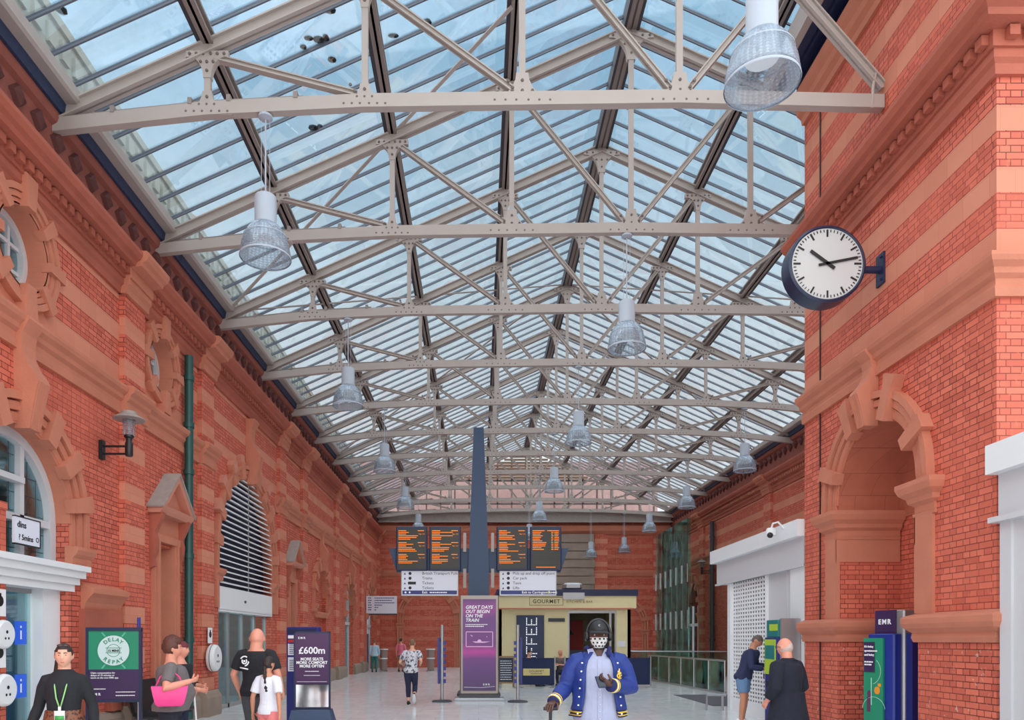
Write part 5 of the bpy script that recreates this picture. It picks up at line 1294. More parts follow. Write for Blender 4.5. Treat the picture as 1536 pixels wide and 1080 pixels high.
# glass balustrade, mat and the tall green glass screen
t = thing('glass_balustrade', 'low clear glass balustrade with steel rail between cafe and white shop', 'balustrade', (7.2, 26, 0))
a, c = Vector((7.0, 30.2, 0)), Vector((7.45, 22.2, 0)); n = 6
for k in range(n):
    p, q = a.lerp(c, (k + .02) / n), a.lerp(c, (k + .98) / n); b = MB(); b.beam(p + V(0, 0, .52), q + V(0, 0, .52), .016, .92); b.build('glass_panel', G_GREEN, t)
b = MB(); b.tube([a + V(0, 0, 1.02), c + V(0, 0, 1.02)], .03, 10); b.build('hand_rail', M_CHROME, t)
b = MB(); b.beam(a + V(0, 0, .03), c + V(0, 0, .03), .08, .06); b.build('base_shoe', M_ALU, t)
for k in range(n + 1):
    p = a.lerp(c, k / n); b = MB(); b.tube([p, p + V(0, 0, 1.02)], .022, 8); b.build('rail_post', M_CHROME, t)
t = thing('glass_balustrade', 'glass balustrade running across behind the cafe screen', 'balustrade', (8.5, 31, 0))
a, c = Vector((6.0, 31.4, 0)), Vector((11.2, 31.4, 0))
for k in range(4):
    p, q = a.lerp(c, (k + .02) / 4), a.lerp(c, (k + .98) / 4); b = MB(); b.beam(p + V(0, 0, .6), q + V(0, 0, .6), .016, 1.06); b.build('glass_panel', G_GREEN, t)
b = MB(); b.tube([a + V(0, 0, 1.16), c + V(0, 0, 1.16)], .03, 10); b.build('hand_rail', M_CHROME, t)
b = MB(); b.box(5.85, 9.2, 18.3, 22.0, 0.0, .012); b.build('entrance_mat', mat('mat_grey', rgb(86, 88, 92), .9, bump=.5, bscale=200), label='dark grey floor mat beyond the white shop', cat='mat')
t = thing('steel_rail_hoop', 'low steel hoop rail at the foot of the white shop front', 'rail', (5.5, 17.3, 0))
b = MB(); b.tube([(5.35, 17.2, 0), (5.35, 17.2, .36), (5.8, 17.2, .36)], .03, 10); b.tube([(5.72, 17.2, 0), (5.72, 17.2, .36)], .03, 10); b.build('rail_tube', M_CHROME, t)
t = thing('glass_screen', 'tall green glass screen of upright panes before the far right wall', 'glass screen', (9.0, 34.2, 0))
for k in range(6):
    y0 = 31.6 + k * .95; b = MB(); b.box(9.0, 9.02, y0, y0 + .92, .5, 6.93); b.build('glass_pane', G_GREEN, t)
for k in range(7):
    y0 = 31.6 + k * .95 - .02; b = MB(); b.box(9.02, 9.14, y0 - .012, y0 + .012, .1, 6.9); b.build('glass_fin', G_GREEN, t)
b = MB(); b.box(8.96, 9.1, 31.5, 37.4, .0, .5); b.build('screen_kerb', M_ALU, t)
for z in (2.6, 4.6):
    for k in range(7):
        y0 = 31.6 + k * .95; b = MB(); b.box(8.96, 9.0, y0 - .06, y0 - .03, z - .45, z + .35); b.build('steel_clamp', M_CHROME, t)
b = MB()
for z in (1.2, 3.2, 5.4): b.tube([(9.1, 31.6, z), (9.1, 37.3, z)], .015, 6)
b.build('tie_rod', M_CHROME, t)
t = thing('glass_screen', 'second green glass screen behind, beside the red end wall', 'glass screen', (10.2, 38, 0))
for k in range(3):
    y0 = 36.2 + k * 1.4; b = MB(); b.box(10.2, 10.22, y0, y0 + 1.36, .3, 7.2); b.build('glass_pane', G_GREEN, t)
b = MB(); b.box(10.16, 10.26, 36.1, 40.5, 0, .3); b.build('screen_kerb', M_ALU, t)
# ------------------------------------------------------------------ people
SK_L = mat('skin_light', rgb(226, 168, 142), .5, noise=.06, nscale=30)
SK_P = mat('skin_pink', rgb(222, 150, 126), .5, noise=.06, nscale=30)
SK_T = mat('skin_tan', rgb(200, 138, 108), .5, noise=.06, nscale=30)
SK_D = mat('skin_dark', rgb(84, 52, 42), .45, noise=.08, nscale=30)
def cloth(name, c, rough=.85, noise=.10, ns=9.0): return mat(name, c, rough, noise=noise, nscale=ns, bump=.35, bscale=26)
H_BR = cloth('hair_brown', rgb(74, 48, 36), .6, .35, 60); H_DK = cloth('hair_dark', rgb(44, 32, 30), .6, .35, 60); H_GR = cloth('hair_grey', rgb(206, 202, 198), .6, .2, 60)
H_AU = cloth('hair_auburn', rgb(92, 50, 40), .6, .35, 60); H_BL = cloth('hair_fair', rgb(120, 88, 64), .6, .3, 60)

def voxel_mesh(b, vox, it=3):
    """closed overlapping volumes -> one continuous smooth surface; returns (verts, faces)"""
    me = bpy.data.meshes.new('t'); me.from_pydata(b.v, [], b.f)
    bm = bmesh.new(); bm.from_mesh(me); bmesh.ops.recalc_face_normals(bm, faces=bm.faces[:]); bm.to_mesh(me); bm.free()
    o = bpy.data.objects.new('t', me); COL.objects.link(o)
    r = o.modifiers.new('r', 'REMESH'); r.mode = 'VOXEL'; r.voxel_size = vox
    s = o.modifiers.new('s', 'SMOOTH'); s.factor = .5; s.iterations = it
    dg = bpy.context.evaluated_depsgraph_get(); e = o.evaluated_get(dg).data
    v = [tuple(x.co) for x in e.vertices]; f = [tuple(p.vertices) for p in e.polygons]
    bpy.data.objects.remove(o); bpy.data.meshes.remove(me)
    return v, f

TORSO = [(.80, .10, .08, .0), (.86, .155, .108, .005), (.93, .170, .118, .008), (1.0, .160, .108, .0), (1.07, .146, .100, -.004), (1.15, .150, .104, -.006), (1.25, .166, .116, -.004), (1.34, .176, .116, .0), (1.40, .160, .100, .006), (1.435, .125, .082, .010), (1.465, .088, .070, .012), (1.49, .060, .062, .012)]
class Body:
    def __init__(s, name_label, loc, rz, H, skin, g=1.0, belly=0.0, lean=(0, 0), drop=0.0, arms=None, legs=None, hyaw=0, hpitch=0, hoff=(0, 0, 0), hs=1.0, shw=.180, cat='person', group=None, vox=.0105):
        s.t = thing('person', name_label, cat, loc, rz, group); s.S = H / 1.75; s.g = g; s.belly = belly; s.lean = lean; s.drop = drop; s.vox = vox; s.skin = skin
        s.hoff = hoff; s.hs = hs; s.hyaw, s.hpitch = math.radians(hyaw), math.radians(hpitch)
        s.sh = {k: Vector((sg * shw * (.5 + .5 * g), .01, 1.405)) + s.off(1.405) for k, sg in (('L', 1), ('R', -1))}
        A = {'L': ((.25, .03, 1.12), (.25, -.06, .87)), 'R': ((-.25, .03, 1.12), (-.25, -.06, .87))}
        if arms: A.update(arms)
        s.el = {k: Vector(A[k][0]) for k in 'LR'}; s.wr = {k: Vector(A[k][1]) for k in 'LR'}
        G = {'L': ((.10, -.015, .49), (.105, .03, .085)), 'R': ((-.10, -.015, .49), (-.105, .03, .085))}
        if legs: G.update(legs)
        s.kn = {k: Vector(G[k][0]) for k in 'LR'}; s.an = {k: Vector(G[k][1]) for k in 'LR'}
        s.hip = {'L': Vector((.088, .005, .90 - drop)), 'R': Vector((-.088, .005, .90 - drop))}
        s.hc = Vector((0, -.012, 1.63)) + s.off(1.5) + Vector(hoff)
        s.HM = Matrix.Translation(s.hc) @ Matrix.Rotation(s.hyaw, 4, 'Z') @ Matrix.Rotation(s.hpitch, 4, 'X')
    def off(s, z):
        t = max(0, min(1.15, (z - .93) / .475)); return Vector((s.lean[0] * t, s.lean[1] * t, -s.drop - .5 * (s.lean[0] ** 2 + s.lean[1] ** 2) * t))
    def torso(s, b, pad=0.0, z0=0, z1=9, flare=0.0, n=20, top=True):
        rs = []
        for z, rx, ry, yo in TORSO:
            if z < z0 or z > z1: continue
            bel = s.belly * math.exp(-((z - 1.07) / .14) ** 2); o = s.off(z); k = s.g if z < 1.42 else 1
            fx = rx * k + pad + bel * .45 + flare * max(0, 1.0 - z) ; fy = ry * k + pad + bel * .5 + flare * max(0, 1.0 - z)
            rs.append([(o.x + fx * math.cos(a) * (1 - .1 * abs(math.sin(2 * a))), o.y + yo - bel * .5 + fy * math.sin(a), z + o.z) for a in [2 * PI * i / n for i in range(n)]])
        b.rings(rs)
    def arm(s, b, k, pad=0.0, t1=2.0, r=1.0):
        """shoulder to wrist (t1=2), to the elbow (1) or part of the way"""
        P = [(s.sh[k] + Vector((-.07 if k == 'L' else .07, 0, -.01)), .050), (s.sh[k] + Vector((-.008 if k == 'L' else .008, 0, -.022)), .054), (s.sh[k].lerp(s.el[k], .35), .050), (s.sh[k].lerp(s.el[k], .75), .043), (s.el[k], .040), (s.el[k].lerp(s.wr[k], .3), .041), (s.el[k].lerp(s.wr[k], .7), .033), (s.wr[k], .027)]
        T = [-.1, 0, .35, .75, 1, 1.3, 1.7, 2.0]
        pts = [p for (p, q), t in zip(P, T) if t <= t1 + 1e-6]; rr = [q * r * (.6 + .4 * s.g) + pad for (p, q), t in zip(P, T) if t <= t1 + 1e-6]
        b.tube(pts, rr, 12)
    def leg(s, b, k, pad=0.0, t0=0.0, t1=2.0, flare=0.0):
        P = [(s.hip[k], .090), (s.hip[k].lerp(s.kn[k], .3), .085), (s.hip[k].lerp(s.kn[k], .7), .066), (s.kn[k], .055), (s.kn[k].lerp(s.an[k], .3), .056), (s.kn[k].lerp(s.an[k], .7), .042), (s.an[k], .036)]
        T = [0, .3, .7, 1, 1.3, 1.7, 2.0]
        pts = [p for (p, q), t in zip(P, T) if t0 - 1e-6 <= t <= t1 + 1e-6]; rr = [q * (.6 + .4 * s.g) + pad + flare * t for (p, q), t in zip(P, T) if t0 - 1e-6 <= t <= t1 + 1e-6]
        b.tube(pts, rr, 14)
    def head_pt(s, u, v, rad=1.0):
        """point on the head: u azimuth from the face (0) round, v elevation -1..1"""
        return s.HM @ (Vector(s.head_local(u, v)) * rad)
    def head_local(s, az, el):
        ce, se = math.cos(el), math.sin(el); dx, dy, dz = ce * math.sin(az), -ce * math.cos(az), se
        x, y, z = dx * .075, dy * .094, dz * .117
        if dz < -.1: t = (-dz - .1) / .9; x *= 1 - .26 * t; y *= (1 - .05 * t) if dy < 0 else (1 - .38 * t)
        fr = max(0, -dy)
        y -= fr * .024 * math.exp(-(dx / .15) ** 2) * (math.exp(-((dz + .20) / .12) ** 2) + .45 * math.exp(-((dz + .02) / .16) ** 2))
        y -= fr * .005 * math.exp(-((dz - .26) / .12) ** 2) * math.exp(-(dx / .5) ** 2)
        y += fr * .010 * math.exp(-((dz - .07) / .12) ** 2) * (math.exp(-((dx - .40) / .17) ** 2) + math.exp(-((dx + .40) / .17) ** 2))
        y -= fr * .007 * math.exp(-((dz + .52) / .09) ** 2) * math.exp(-(dx / .3) ** 2)
        y -= fr * .008 * math.exp(-((dz + .86) / .14) ** 2) * math.exp(-(dx / .35) ** 2)
        return (x * s.hs, y * s.hs, z * (1 + (s.hs - 1) * .6))
    def head(s, b):
        n, m = 36, 26; rs = []
        for j in range(1, m): el = -PI / 2 + PI * j / m; rs.append([s.head_pt(2 * PI * i / n, el) for i in range(n)])
        b.rings(rs)
        for sg in (-1, 1):
            q = MB(); q.ball((sg * .077 * s.hs, .012, -.004), .03, 10, 7, (.35, .62, 1)); b.add([s.HM @ Vector(p) for p in q.v], q.f)
        b.tube([s.off(1.45) + Vector((0, .018, 1.43)), s.HM @ Vector((0, .022, -.03))], [.060 * (s.hs * 2 - 1), .054 * (s.hs * 1.6 - .6)], 14)
    def hand(s, b, fb, k, d=None, n=None, curl=.35, point=False):
        w = s.wr[k]; d = Vector(d).normalized() if d else (s.wr[k] - s.el[k]).normalized(); sg = 1 if k == 'L' else -1
        n = Vector(n).normalized() if n else Vector((-sg, 0, 0)); n = (n - d * n.dot(d)).normalized(); a = d.cross(n).normalized()
        if a.dot(Vector((0, -1, 0))) < 0 and not point: a = -a          # a points to the thumb side
        rs = []
        for t, wd, th in ((-.01, .026, .024), (.02, .030, .019), (.05, .040, .017), (.085, .041, .014), (.10, .036, .011)):
            c = w + d * t; rs.append([c + a * wd * math.cos(q) + n * th * math.sin(q) for q in [2 * PI * i / 12 for i in range(12)]])
        b.rings(rs)
        for i, (o, L) in enumerate(((.030, .072), (.010, .080), (-.011, .074), (-.030, .058))):
            p = w + d * .088 + a * o; c = curl * (1 + .12 * i); pts = [p]; ang = c * .5
            if point and i == 0: c = .05; ang = .02
            for f in (.45, .32, .23): q = d * math.cos(ang) + n * math.sin(ang); pts.append(pts[-1] + q * L * f); ang += c
            fb.tube(pts, [.0092, .0088, .0080, .0064], 8)
        p = w + d * .03 + a * .026; q1 = (d * .62 + a * .6 + n * .35).normalized(); q2 = (d * .85 + a * .1 + n * .5 * (1 + curl)).normalized()
        fb.tube([p, p + q1 * .036, p + q1 * .036 + q2 * .026, p + q1 * .036 + q2 * .045], [.0115, .0105, .0092, .007], 8)
        return w, d, n, a
    def done(s, name, vf, m, parent=None, smooth=True, label=None):
        b = MB(); S = s.S; b.v = [(p[0] * S, p[1] * S, p[2] * S) for p in vf[0]]; b.f = list(vf[1]); b.mi = [0] * len(b.f)
        return b.build(name, m, parent or s.t, world=False, smooth=smooth, label=label)
    def body(s, legs=True, hands=None):
        b = MB(); fb = MB(); s.torso(b); s.head(b)
        for k in 'LR': s.arm(b, k); s.leg(b, k); s.hand(b, fb, k, **((hands or {}).get(k, {})))
        for k in 'LR': b.ball(tuple(s.an[k] + Vector((0, -.03, -.02))), .04, 10, 6, (.9, 1.6, .8))
        v, f = voxel_mesh(b, s.vox); o = len(v); v += fb.v; f += [tuple(i + o for i in q) for q in fb.f]
        s.bo = s.done('body', (v, f), s.skin); return s.bo
    def vox_part(s, name, fn, m, it=3, vox=None, label=None):
        b = MB(); fn(b); return s.done(name, voxel_mesh(b, vox or s.vox, it), m, label=label)
    def face(s, brow=None, lip=(190, 110, 104), iris=(60, 46, 36)):
        for sg in (-1, 1):
            b = MB(); c = s.head_pt(sg * .40, .07, .985); b.ball(c, .0092, 10, 7, (1.3, .7, .6)); e = s.done('eye', (b.v, b.f), mat('eye_white', rgb(196, 188, 184), .3))
            b = MB(); c2 = s.HM @ (s.HM.inverted() @ c + Vector((0, -.0055, 0))); b.ball(c2, .0062, 8, 5, (1, .45, .9)); s.done('iris', (b.v, b.f), mat('iris_dark', rgb(*iris), .3), e)
            b = MB(); b.tube([s.head_pt(sg * q, .24 + .04 * (1 - abs(q - .4) / .25), 1.005) for q in (.16, .3, .44, .60)], [.003, .0045, .004, .002], 6); s.done('eyebrow', (b.v, b.f), brow or H_BR)
        b = MB(); b.tube([s.head_pt(q, -.52 - .02 * math.cos(q * 6), 1.002) for q in (-.30, -.15, 0, .15, .30)], [.002, .0058, .0052, .0058, .002], 8); s.done('lips', (b.v, b.f), mat('lips_%d' % lip[0], rgb(*lip), .45))
    def hair(s, m, keep, r=1.09, rough=.0, seed=1, name='hair', low=-.55, puff=(0, 0, 0)):
        """closed cap of hair; keep(az, el) says where hair grows"""
        rnd = random.Random(seed); n, k_ = 40, 28; b = MB(); outer = {}; inner = {}
        ok = {}
        for j in range(k_ + 1):
            el = -PI / 2 + PI * j / k_
            for i in range(n): az = -PI + 2 * PI * i / n; ok[i, j] = keep(abs(az), el)
        for j in range(k_ + 1):
            el = -PI / 2 + PI * j / k_
            for i in range(n):
                az = -PI + 2 * PI * i / n; q = Vector(s.head_local(az, el)); rr = r + rnd.uniform(-1, 1) * rough
                edge = ok[i, j] and any(not ok.get(((i + a) % n, min(k_, max(0, j + c))), True) for a in (-1, 0, 1) for c in (-1, 0, 1))
                if edge: rr = 1.01
                outer[i, j] = len(b.v); b.v.append(tuple(s.HM @ (q * rr + (Vector(puff) if not edge else Vector()))))
        for j in range(k_):
            for i in range(n):
                c = [(i, j), ((i + 1) % n, j), ((i + 1) % n, j + 1), (i, j + 1)]
                if all(ok[x] for x in c): b.face([outer[x] for x in c])
        return s.done(name, (b.v, b.f), m)
    def shoes(s, m, sole=None, rot=None, names='shoe'):
        for k in 'LR':
            b = MB(); a = s.an[k]; pr = (rot or {}).get(k, 0.0); M = Matrix.Translation(a) @ Matrix.Rotation(pr, 4, 'X')
            rs = []
            for y, hw, h0, h1 in ((.085, .022, -.075, -.01), (.07, .035, -.085, .03), (.0, .042, -.085, .035), (-.07, .046, -.085, .0), (-.13, .048, -.085, -.03), (-.18, .036, -.085, -.045), (-.20, .018, -.08, -.06)):
                rs.append([M @ Vector((hw * math.cos(q), y, (h0 + h1) / 2 + (h1 - h0) / 2 * math.sin(q) * (1 if math.sin(q) > 0 else 1))) for q in [2 * PI * i / 12 for i in range(12)]])
            b.rings(rs); sh = s.done(names, (b.v, b.f), m)
            if sole:
                b = MB(); b.rings([[M @ Vector((x * q, y, -.087 + dz)) for x, y in ((.03, .08), (.042, 0), (.048, -.13), (.02, -.2), (-.02, -.2), (-.048, -.13), (-.042, 0), (-.03, .08))] for q, dz in ((1.0, 0), (1.03, .022))]); s.done('sole', (b.v, b.f), sole, sh)
    # ready-made garments
    def shirt(s, m, sleeve=.9, pad=.014, z0=.86, name='t_shirt', flare=.0, spad=.018, neck=1.46):
        def f(b):
            s.torso(b, pad, z0, neck, flare)
            for k in 'LR': s.arm(b, k, spad, sleeve)
        return s.vox_part(name, f, m)
    def legsw(s, m, t1=2.0, pad=.012, name='trousers', z1=1.02, flare=0.0):
        def f(b):
            s.torso(b, pad * .7, 0, z1)
            for k in 'LR': s.leg(b, k, pad, 0, t1, flare)
        return s.vox_part(name, f, m)
SHORT = lambda az, el: el > .28 + .0 * az if az < .9 else el > (-.45 if az > 1.9 else .0)
def long_keep(az, el): return el > .42 if az < .75 else (el > .1 - (az - .75) * .8 if az < 1.5 else el > -.75)
BLACKC = cloth('cloth_black', rgb(30, 30, 36)); NAVYC = cloth('cloth_navy', rgb(34, 40, 66)); WHITEC = cloth('cloth_white', rgb(226, 226, 236), noise=.03)
M_WSOLE = mat('white_sole', rgb(220, 220, 222), .6)

# --- the man in the blue baseball jacket -------------------------------------
p = Body('person in a blue varsity jacket, black cap, headphones and spotted face mask, holding a phone', (1.06, 6.5, 0), math.radians(-4), 1.84, SK_D, g=1.12, belly=.02, hoff=(0, 0, -.025), hs=1.05,
         arms={'R': ((-.275, .0, 1.17), (-.375, -.19, 1.07)), 'L': ((.275, .02, 1.17), (.09, -.24, 1.20))}, shw=.175, vox=.008)
p.body(hands={'R': dict(d=(-.35, -.8, -.25), n=(.1, .1, -1), curl=.45), 'L': dict(d=(-.75, -.35, .35), n=(.0, .6, .8), curl=.75)})
TR = cloth('trousers_navy', rgb(30, 34, 62)); p.legsw(TR, 2.0, .016); p.shoes(M_BLACK, M_WSOLE)
p.vox_part('shirt', lambda b: (p.torso(b, .016, .86, 1.46, .10)), cloth('shirt_white', rgb(160, 163, 188), noise=.04, ns=14))
YF = lambda z: -.117 * p.g - .03 if z < 1.3 else -.10
b = MB()
for k in range(9): o = p.off(1.0); z = .92 + k * .06; b.ball((0, -.10 - .10 + .04 if False else YF(z), z), .0055, 6, 4, (1, .5, 1))
p.done('shirt_buttons', (b.v, b.f), M_GREYW)['kind'] = 'stuff'
def shirt_front(z, pad):
    for i in range(len(TORSO) - 1):
        if TORSO[i][0] <= z <= TORSO[i + 1][0]:
            t = (z - TORSO[i][0]) / (TORSO[i + 1][0] - TORSO[i][0]); ry = TORSO[i][2] + t * (TORSO[i + 1][2] - TORSO[i][2]); yo = TORSO[i][3] + t * (TORSO[i + 1][3] - TORSO[i][3])
            bel = p.belly * math.exp(-((z - 1.07) / .14) ** 2); return yo - bel - ry * (p.g if z < 1.42 else 1) - pad - .10 * max(0, 1 - z)
b = MB(); zs_ = [.89 + .52 * k / 16 for k in range(17)]
b.rings([[(-.017, shirt_front(z, .010), z), (.017, shirt_front(z, .010), z), (.017, shirt_front(z, .020), z), (-.017, shirt_front(z, .020), z)] for z in zs_]); p.done('shirt_placket', (b.v, b.f), MATS['shirt_white'], smooth=False)
for sg in (-1, 1):                                                   # collar points
    b = MB(); b.rings([[(sg * .015, -.082, 1.425), (sg * .07, -.085, 1.40), (sg * .085, -.03, 1.49), (sg * .05, -.055, 1.50)], [(sg * .015, -.095, 1.425), (sg * .078, -.10, 1.40), (sg * .095, -.035, 1.49), (sg * .055, -.068, 1.50)]]); p.done('shirt_collar', (b.v, b.f), MATS['shirt_white'], smooth=False)
JB = cloth('jacket_blue', rgb(24, 48, 122), .65, .10, 7)
def jacket_shell(z_lo, z_hi, pad, open_lo, open_hi, th=.012, rows=14, m=JB, name='jacket'):
    """open-fronted shell of the torso; the gap narrows from hem to collar"""
    b = MB(); n = 40; prof = [x for x in TORSO]
    def at(z):
        for i in range(len(prof) - 1):
            if prof[i][0] <= z <= prof[i + 1][0]: t = (z - prof[i][0]) / (prof[i + 1][0] - prof[i][0]); return [prof[i][q] + t * (prof[i + 1][q] - prof[i][q]) for q in (1, 2, 3)]
        return prof[-1][1:]
    rings_o, rings_i = [], []
    for j in range(rows + 1):
        z = z_lo + (z_hi - z_lo) * j / rows; rx, ry, yo = at(z); t = j / rows; gap = open_lo + (open_hi - open_lo) * t; k = p.g if z < 1.42 else 1
        bel = p.belly * math.exp(-((z - 1.07) / .14) ** 2)
        if z < .93: rx, ry, yo = .17, .118, .008
        A = [-PI / 2 + gap + (2 * PI - 2 * gap) * i / n for i in range(n + 1)]
        fx, fy = rx * k + pad + bel * .45 + .02 * (1 - t), ry * k + pad + bel * .5 + .02 * (1 - t); wv = [.006 * math.sin(7 * a + z * 20) for a in A]
        rings_o.append([(math.cos(a) * (fx + w_) * (1 - .1 * abs(math.sin(2 * a))), yo - bel * .5 + math.sin(a) * (fy + w_), z) for a, w_ in zip(A, wv)])
        rings_i.append([(math.cos(a) * (fx - th) * (1 - .1 * abs(math.sin(2 * a))), yo - bel * .5 + math.sin(a) * (fy - th), z) for a in A])
    b.rings([rings_o[j] + rings_i[j][::-1] for j in range(rows + 1)]); return p.done(name, (b.v, b.f), m)
ja = jacket_shell(.985, 1.47, .030, .78, .50)
for k in 'LR': p.vox_part('jacket_sleeve', lambda b: p.arm(b, k, .022, 2.0, 1.1), JB, vox=.009)
YEL = mat('rib_yellow', rgb(232, 190, 60), .7)
hem = jacket_shell(.93, .99, .036, .80, .79, rows=2, m=cloth('rib_navy', rgb(28, 34, 86)), name='jacket_hem')
for z in (.942, .966): b_ = jacket_shell(z, z + .010, .042, .79, .79, rows=1, m=YEL, name='hem_stripe')
for k in 'LR':                                                       # striped cuffs
    d = (p.wr[k] - p.el[k]).normalized()
    for j, (t, r, m) in enumerate(((-.050, .0575, MATS['rib_navy']), (-.036, .059, YEL), (-.025, .0575, MATS['rib_navy']), (-.012, .059, M_INKW), (-.002, .0575, YEL), (.009, .054, MATS['rib_navy']))):
        b = MB(); b.tube([p.wr[k] + d * t, p.wr[k] + d * (t + (.015 if m is MATS['rib_navy'] else .010))], r, 16); p.done('cuff_stripe', (b.v, b.f), m)
b = MB()
for sg in (-1, 1):
    for j in range(7): z = .96 + j * .07; g2 = .79 - .27 * (z - .93) / .54; b.ball((sg * (.03 + .215 * math.sin(g2)), -.165 * math.cos(g2) - .005, z), .008, 8, 5, (1, 1, 1))
p.done('snap_fasteners', (b.v, b.f), M_INKW, ja)
b = MB(); b.arc(lambda u, v, d: (u, -.168 - d, v), (.158, 1.275), .014, .024, .9, 5.4, -.01, .006, 18); b.beam((.157, -.172, 1.235), (.155, -.166, 1.335), .008, .010, (0, 1, 0)); b.beam((.14, -.172, 1.30), (.172, -.162, 1.303), .007, .007)
b.beam((.142, -.172, 1.255), (.174, -.164, 1.282), .007, .007); p.done('jacket_emblem', (b.v, b.f), YEL, ja)
b = MB(); b.tube([(-.085, -.03, 1.505), (-.10, .03, 1.50), (-.06, .085, 1.50), (.06, .085, 1.50), (.10, .03, 1.50), (.085, -.03, 1.505), (.075, -.11, 1.44)], .018, 10); p.done('jacket_collar', (b.v, b.f), MATS['rib_navy'], ja)
# cap, headphones, mask
CAPM = mat('cap_black', rgb(28, 30, 34), .6)
cap = p.hair(CAPM, lambda az, el: el > .30, 1.10, name='cap')
b = MB(); top_, bot_ = [], []
for i_ in range(17):
    a = -1.25 + 2.5 * i_ / 16; r0 = Vector((.079 * math.sin(a), -.094 * math.cos(a), .040)); r1 = Vector((.084 * math.sin(a), -.094 * math.cos(a) - .075 * math.cos(a * .95) ** .7, .026 - .012 * abs(math.sin(a))))
    top_.append([p.HM @ (r0 + Vector((0, 0, .006))), p.HM @ (r1 + Vector((0, 0, .005))), p.HM @ (r1 - Vector((0, 0, .004))), p.HM @ (r0 - Vector((0, 0, .004)))])
b.rings(top_); p.done('cap_peak', (b.v, b.f), CAPM, cap)
b = MB(); b.arc(lambda u, v, d: tuple(p.HM @ Vector((u, -.098 - d, v))), (0, .085), .005, .009, .6, 5.6, -.004, .003, 12); p.done('cap_badge', (b.v, b.f), M_ALU, cap)
hp = MB(); hp.tube([p.HM @ Vector((.096 * math.cos(a), .01, .02 + .118 * math.sin(a))) for a in [PI * i / 16 for i in range(17)]], .011, 8); hpo = p.done('headphone_band', (hp.v, hp.f), M_BLACK)
for sg in (-1, 1):
    b = MB(); b.lathe([(.01, -.018), (.036, -.016), (.042, 0), (.036, .018), (.01, .02)], (0, 0, 0), 18, 'x'); p.done('ear_cup', ([p.HM @ (Vector(v) + Vector((sg * .095, .012, -.005))) for v in b.v], b.f), M_BLACK, hpo)
mk = p.hair(mat('mask_white', rgb(206, 202, 200), .85), lambda az, el: az < 1.32 and -1.12 < el < .0, 1.10, name='face_mask')
b = MB()
for r_ in range(4):
    for c_ in range(-2, 3):
        az = c_ * .46 + (.23 if r_ % 2 else 0); el = -.20 - r_ * .245
        if abs(az) > 1.2: continue
        q = p.head_pt(az, el, 1.098); b.ball(q, .0098, 8, 5, (1, .5, 1))
p.done('mask_spots', (b.v, b.f), M_INK, mk)['kind'] = 'stuff'
for sg in (-1, 1):
    b = MB(); c = p.head_pt(sg * .40, .07, .985); b.ball(c, .0115, 10, 7, (1.25, .7, .7)); e = p.done('eye', (b.v, b.f), mat('eye_white', rgb(196, 188, 184), .3))
    b = MB(); b.ball(c + Vector((0, -.008, 0)), .0058, 8, 5, (1, .5, 1)); p.done('iris', (b.v, b.f), M_INK, e)
S = p.S; R4 = XF[p.t]
wL = R4 @ (p.wr['L'] * S); wR = R4 @ (p.wr['R'] * S)
t = thing('phone', 'dark phone in a case held by the masked man', 'phone', tuple(wL + V(-.11, -.05, .03)), math.radians(16))
b = MB(); b.rbox(-.036, .036, -.06, .06, 0, .011, .008); b.v = [tuple(Matrix.Rotation(math.radians(50), 3, 'X') @ Vector(v)) for v in b.v]; b.build('phone_case', M_NAVY, t, world=False)
b = MB(); b.box(-.031, .031, -.054, .054, .011, .013); b.v = [tuple(Matrix.Rotation(math.radians(50), 3, 'X') @ Vector(v)) for v in b.v]; b.build('phone_screen', mat('phone_glass', rgb(34, 36, 48), .15), t, world=False)
hx, hy, hz = wR + V(-.04, -.09, -.05)
t = thing('suitcase', 'black trolley suitcase pulled by the masked man, only its handle in view', 'suitcase', (hx, hy, 0))
b = MB(); b.rbox(-.20, .20, -.02, .24, .06, .62, .05); b.build('suitcase_shell', M_BLACK, t, world=False)
b = MB(); b.tube([(0, .06, .6), (0, .02, hz - .02)], .014, 8); b.tube([(0, .06, .6), (.0, .06, .62)], .03, 8); b.build('pull_rod', M_BLACK, t, world=False)
b = MB(); b.tube([(-.06, .02, hz - .01), (.06, .02, hz - .01)], .016, 10); b.build('handle_grip', M_BLACK, t, world=False)
for x in (-.16, .16):
    b = MB(); b.lathe([(.035, -.02), (.035, .02)], (x, .2, .035), 12, 'x'); b.build('wheel', M_DGREY, t, world=False)

# --- woman with the green lanyard --------------------------------------------
p = Body('person in a black top with green lanyard, sunglasses pushed up on dark hair', (-3.73, 6.6, 0), math.radians(14), 1.63, SK_L, g=.95, hoff=(0, 0, -.012), arms={'R': ((-.235, .05, 1.13), (-.30, -.04, .90)), 'L': ((.24, .04, 1.13), (.285, -.05, .90))},
         legs={'L': ((.09, -.08, .49), (.09, -.05, .085)), 'R': ((-.09, .04, .49), (-.09, .16, .11))}, hyaw=6, vox=.008, shw=.165)
p.body(hands={'L': dict(curl=.3), 'R': dict(curl=.3)}); p.face(H_DK)
p.shirt(BLACKC, 1.95, .012, 1.0, 'long_sleeve_top', 0, .012, 1.495)
def skirt(b): rs = [[(rx * math.cos(a), ry * math.sin(a), z) for a in [2 * PI * i / 24 for i in range(24)]] for z, rx, ry in ((.42, .26, .22), (.6, .235, .19), (.8, .205, .155), (.93, .194, .142), (1.02, .180, .130), (1.10, .165, .118))]; b.rings(rs)
lep = bpy.data.materials.new('leopard_print'); lep.use_nodes = True; N = NT(lep); tc = N.node('ShaderNodeTexCoord'); vo = N.node('ShaderNodeTexVoronoi'); vo.inputs['Scale'].default_value = 38; N.L.new(tc.outputs['Object'], vo.inputs['Vector'])
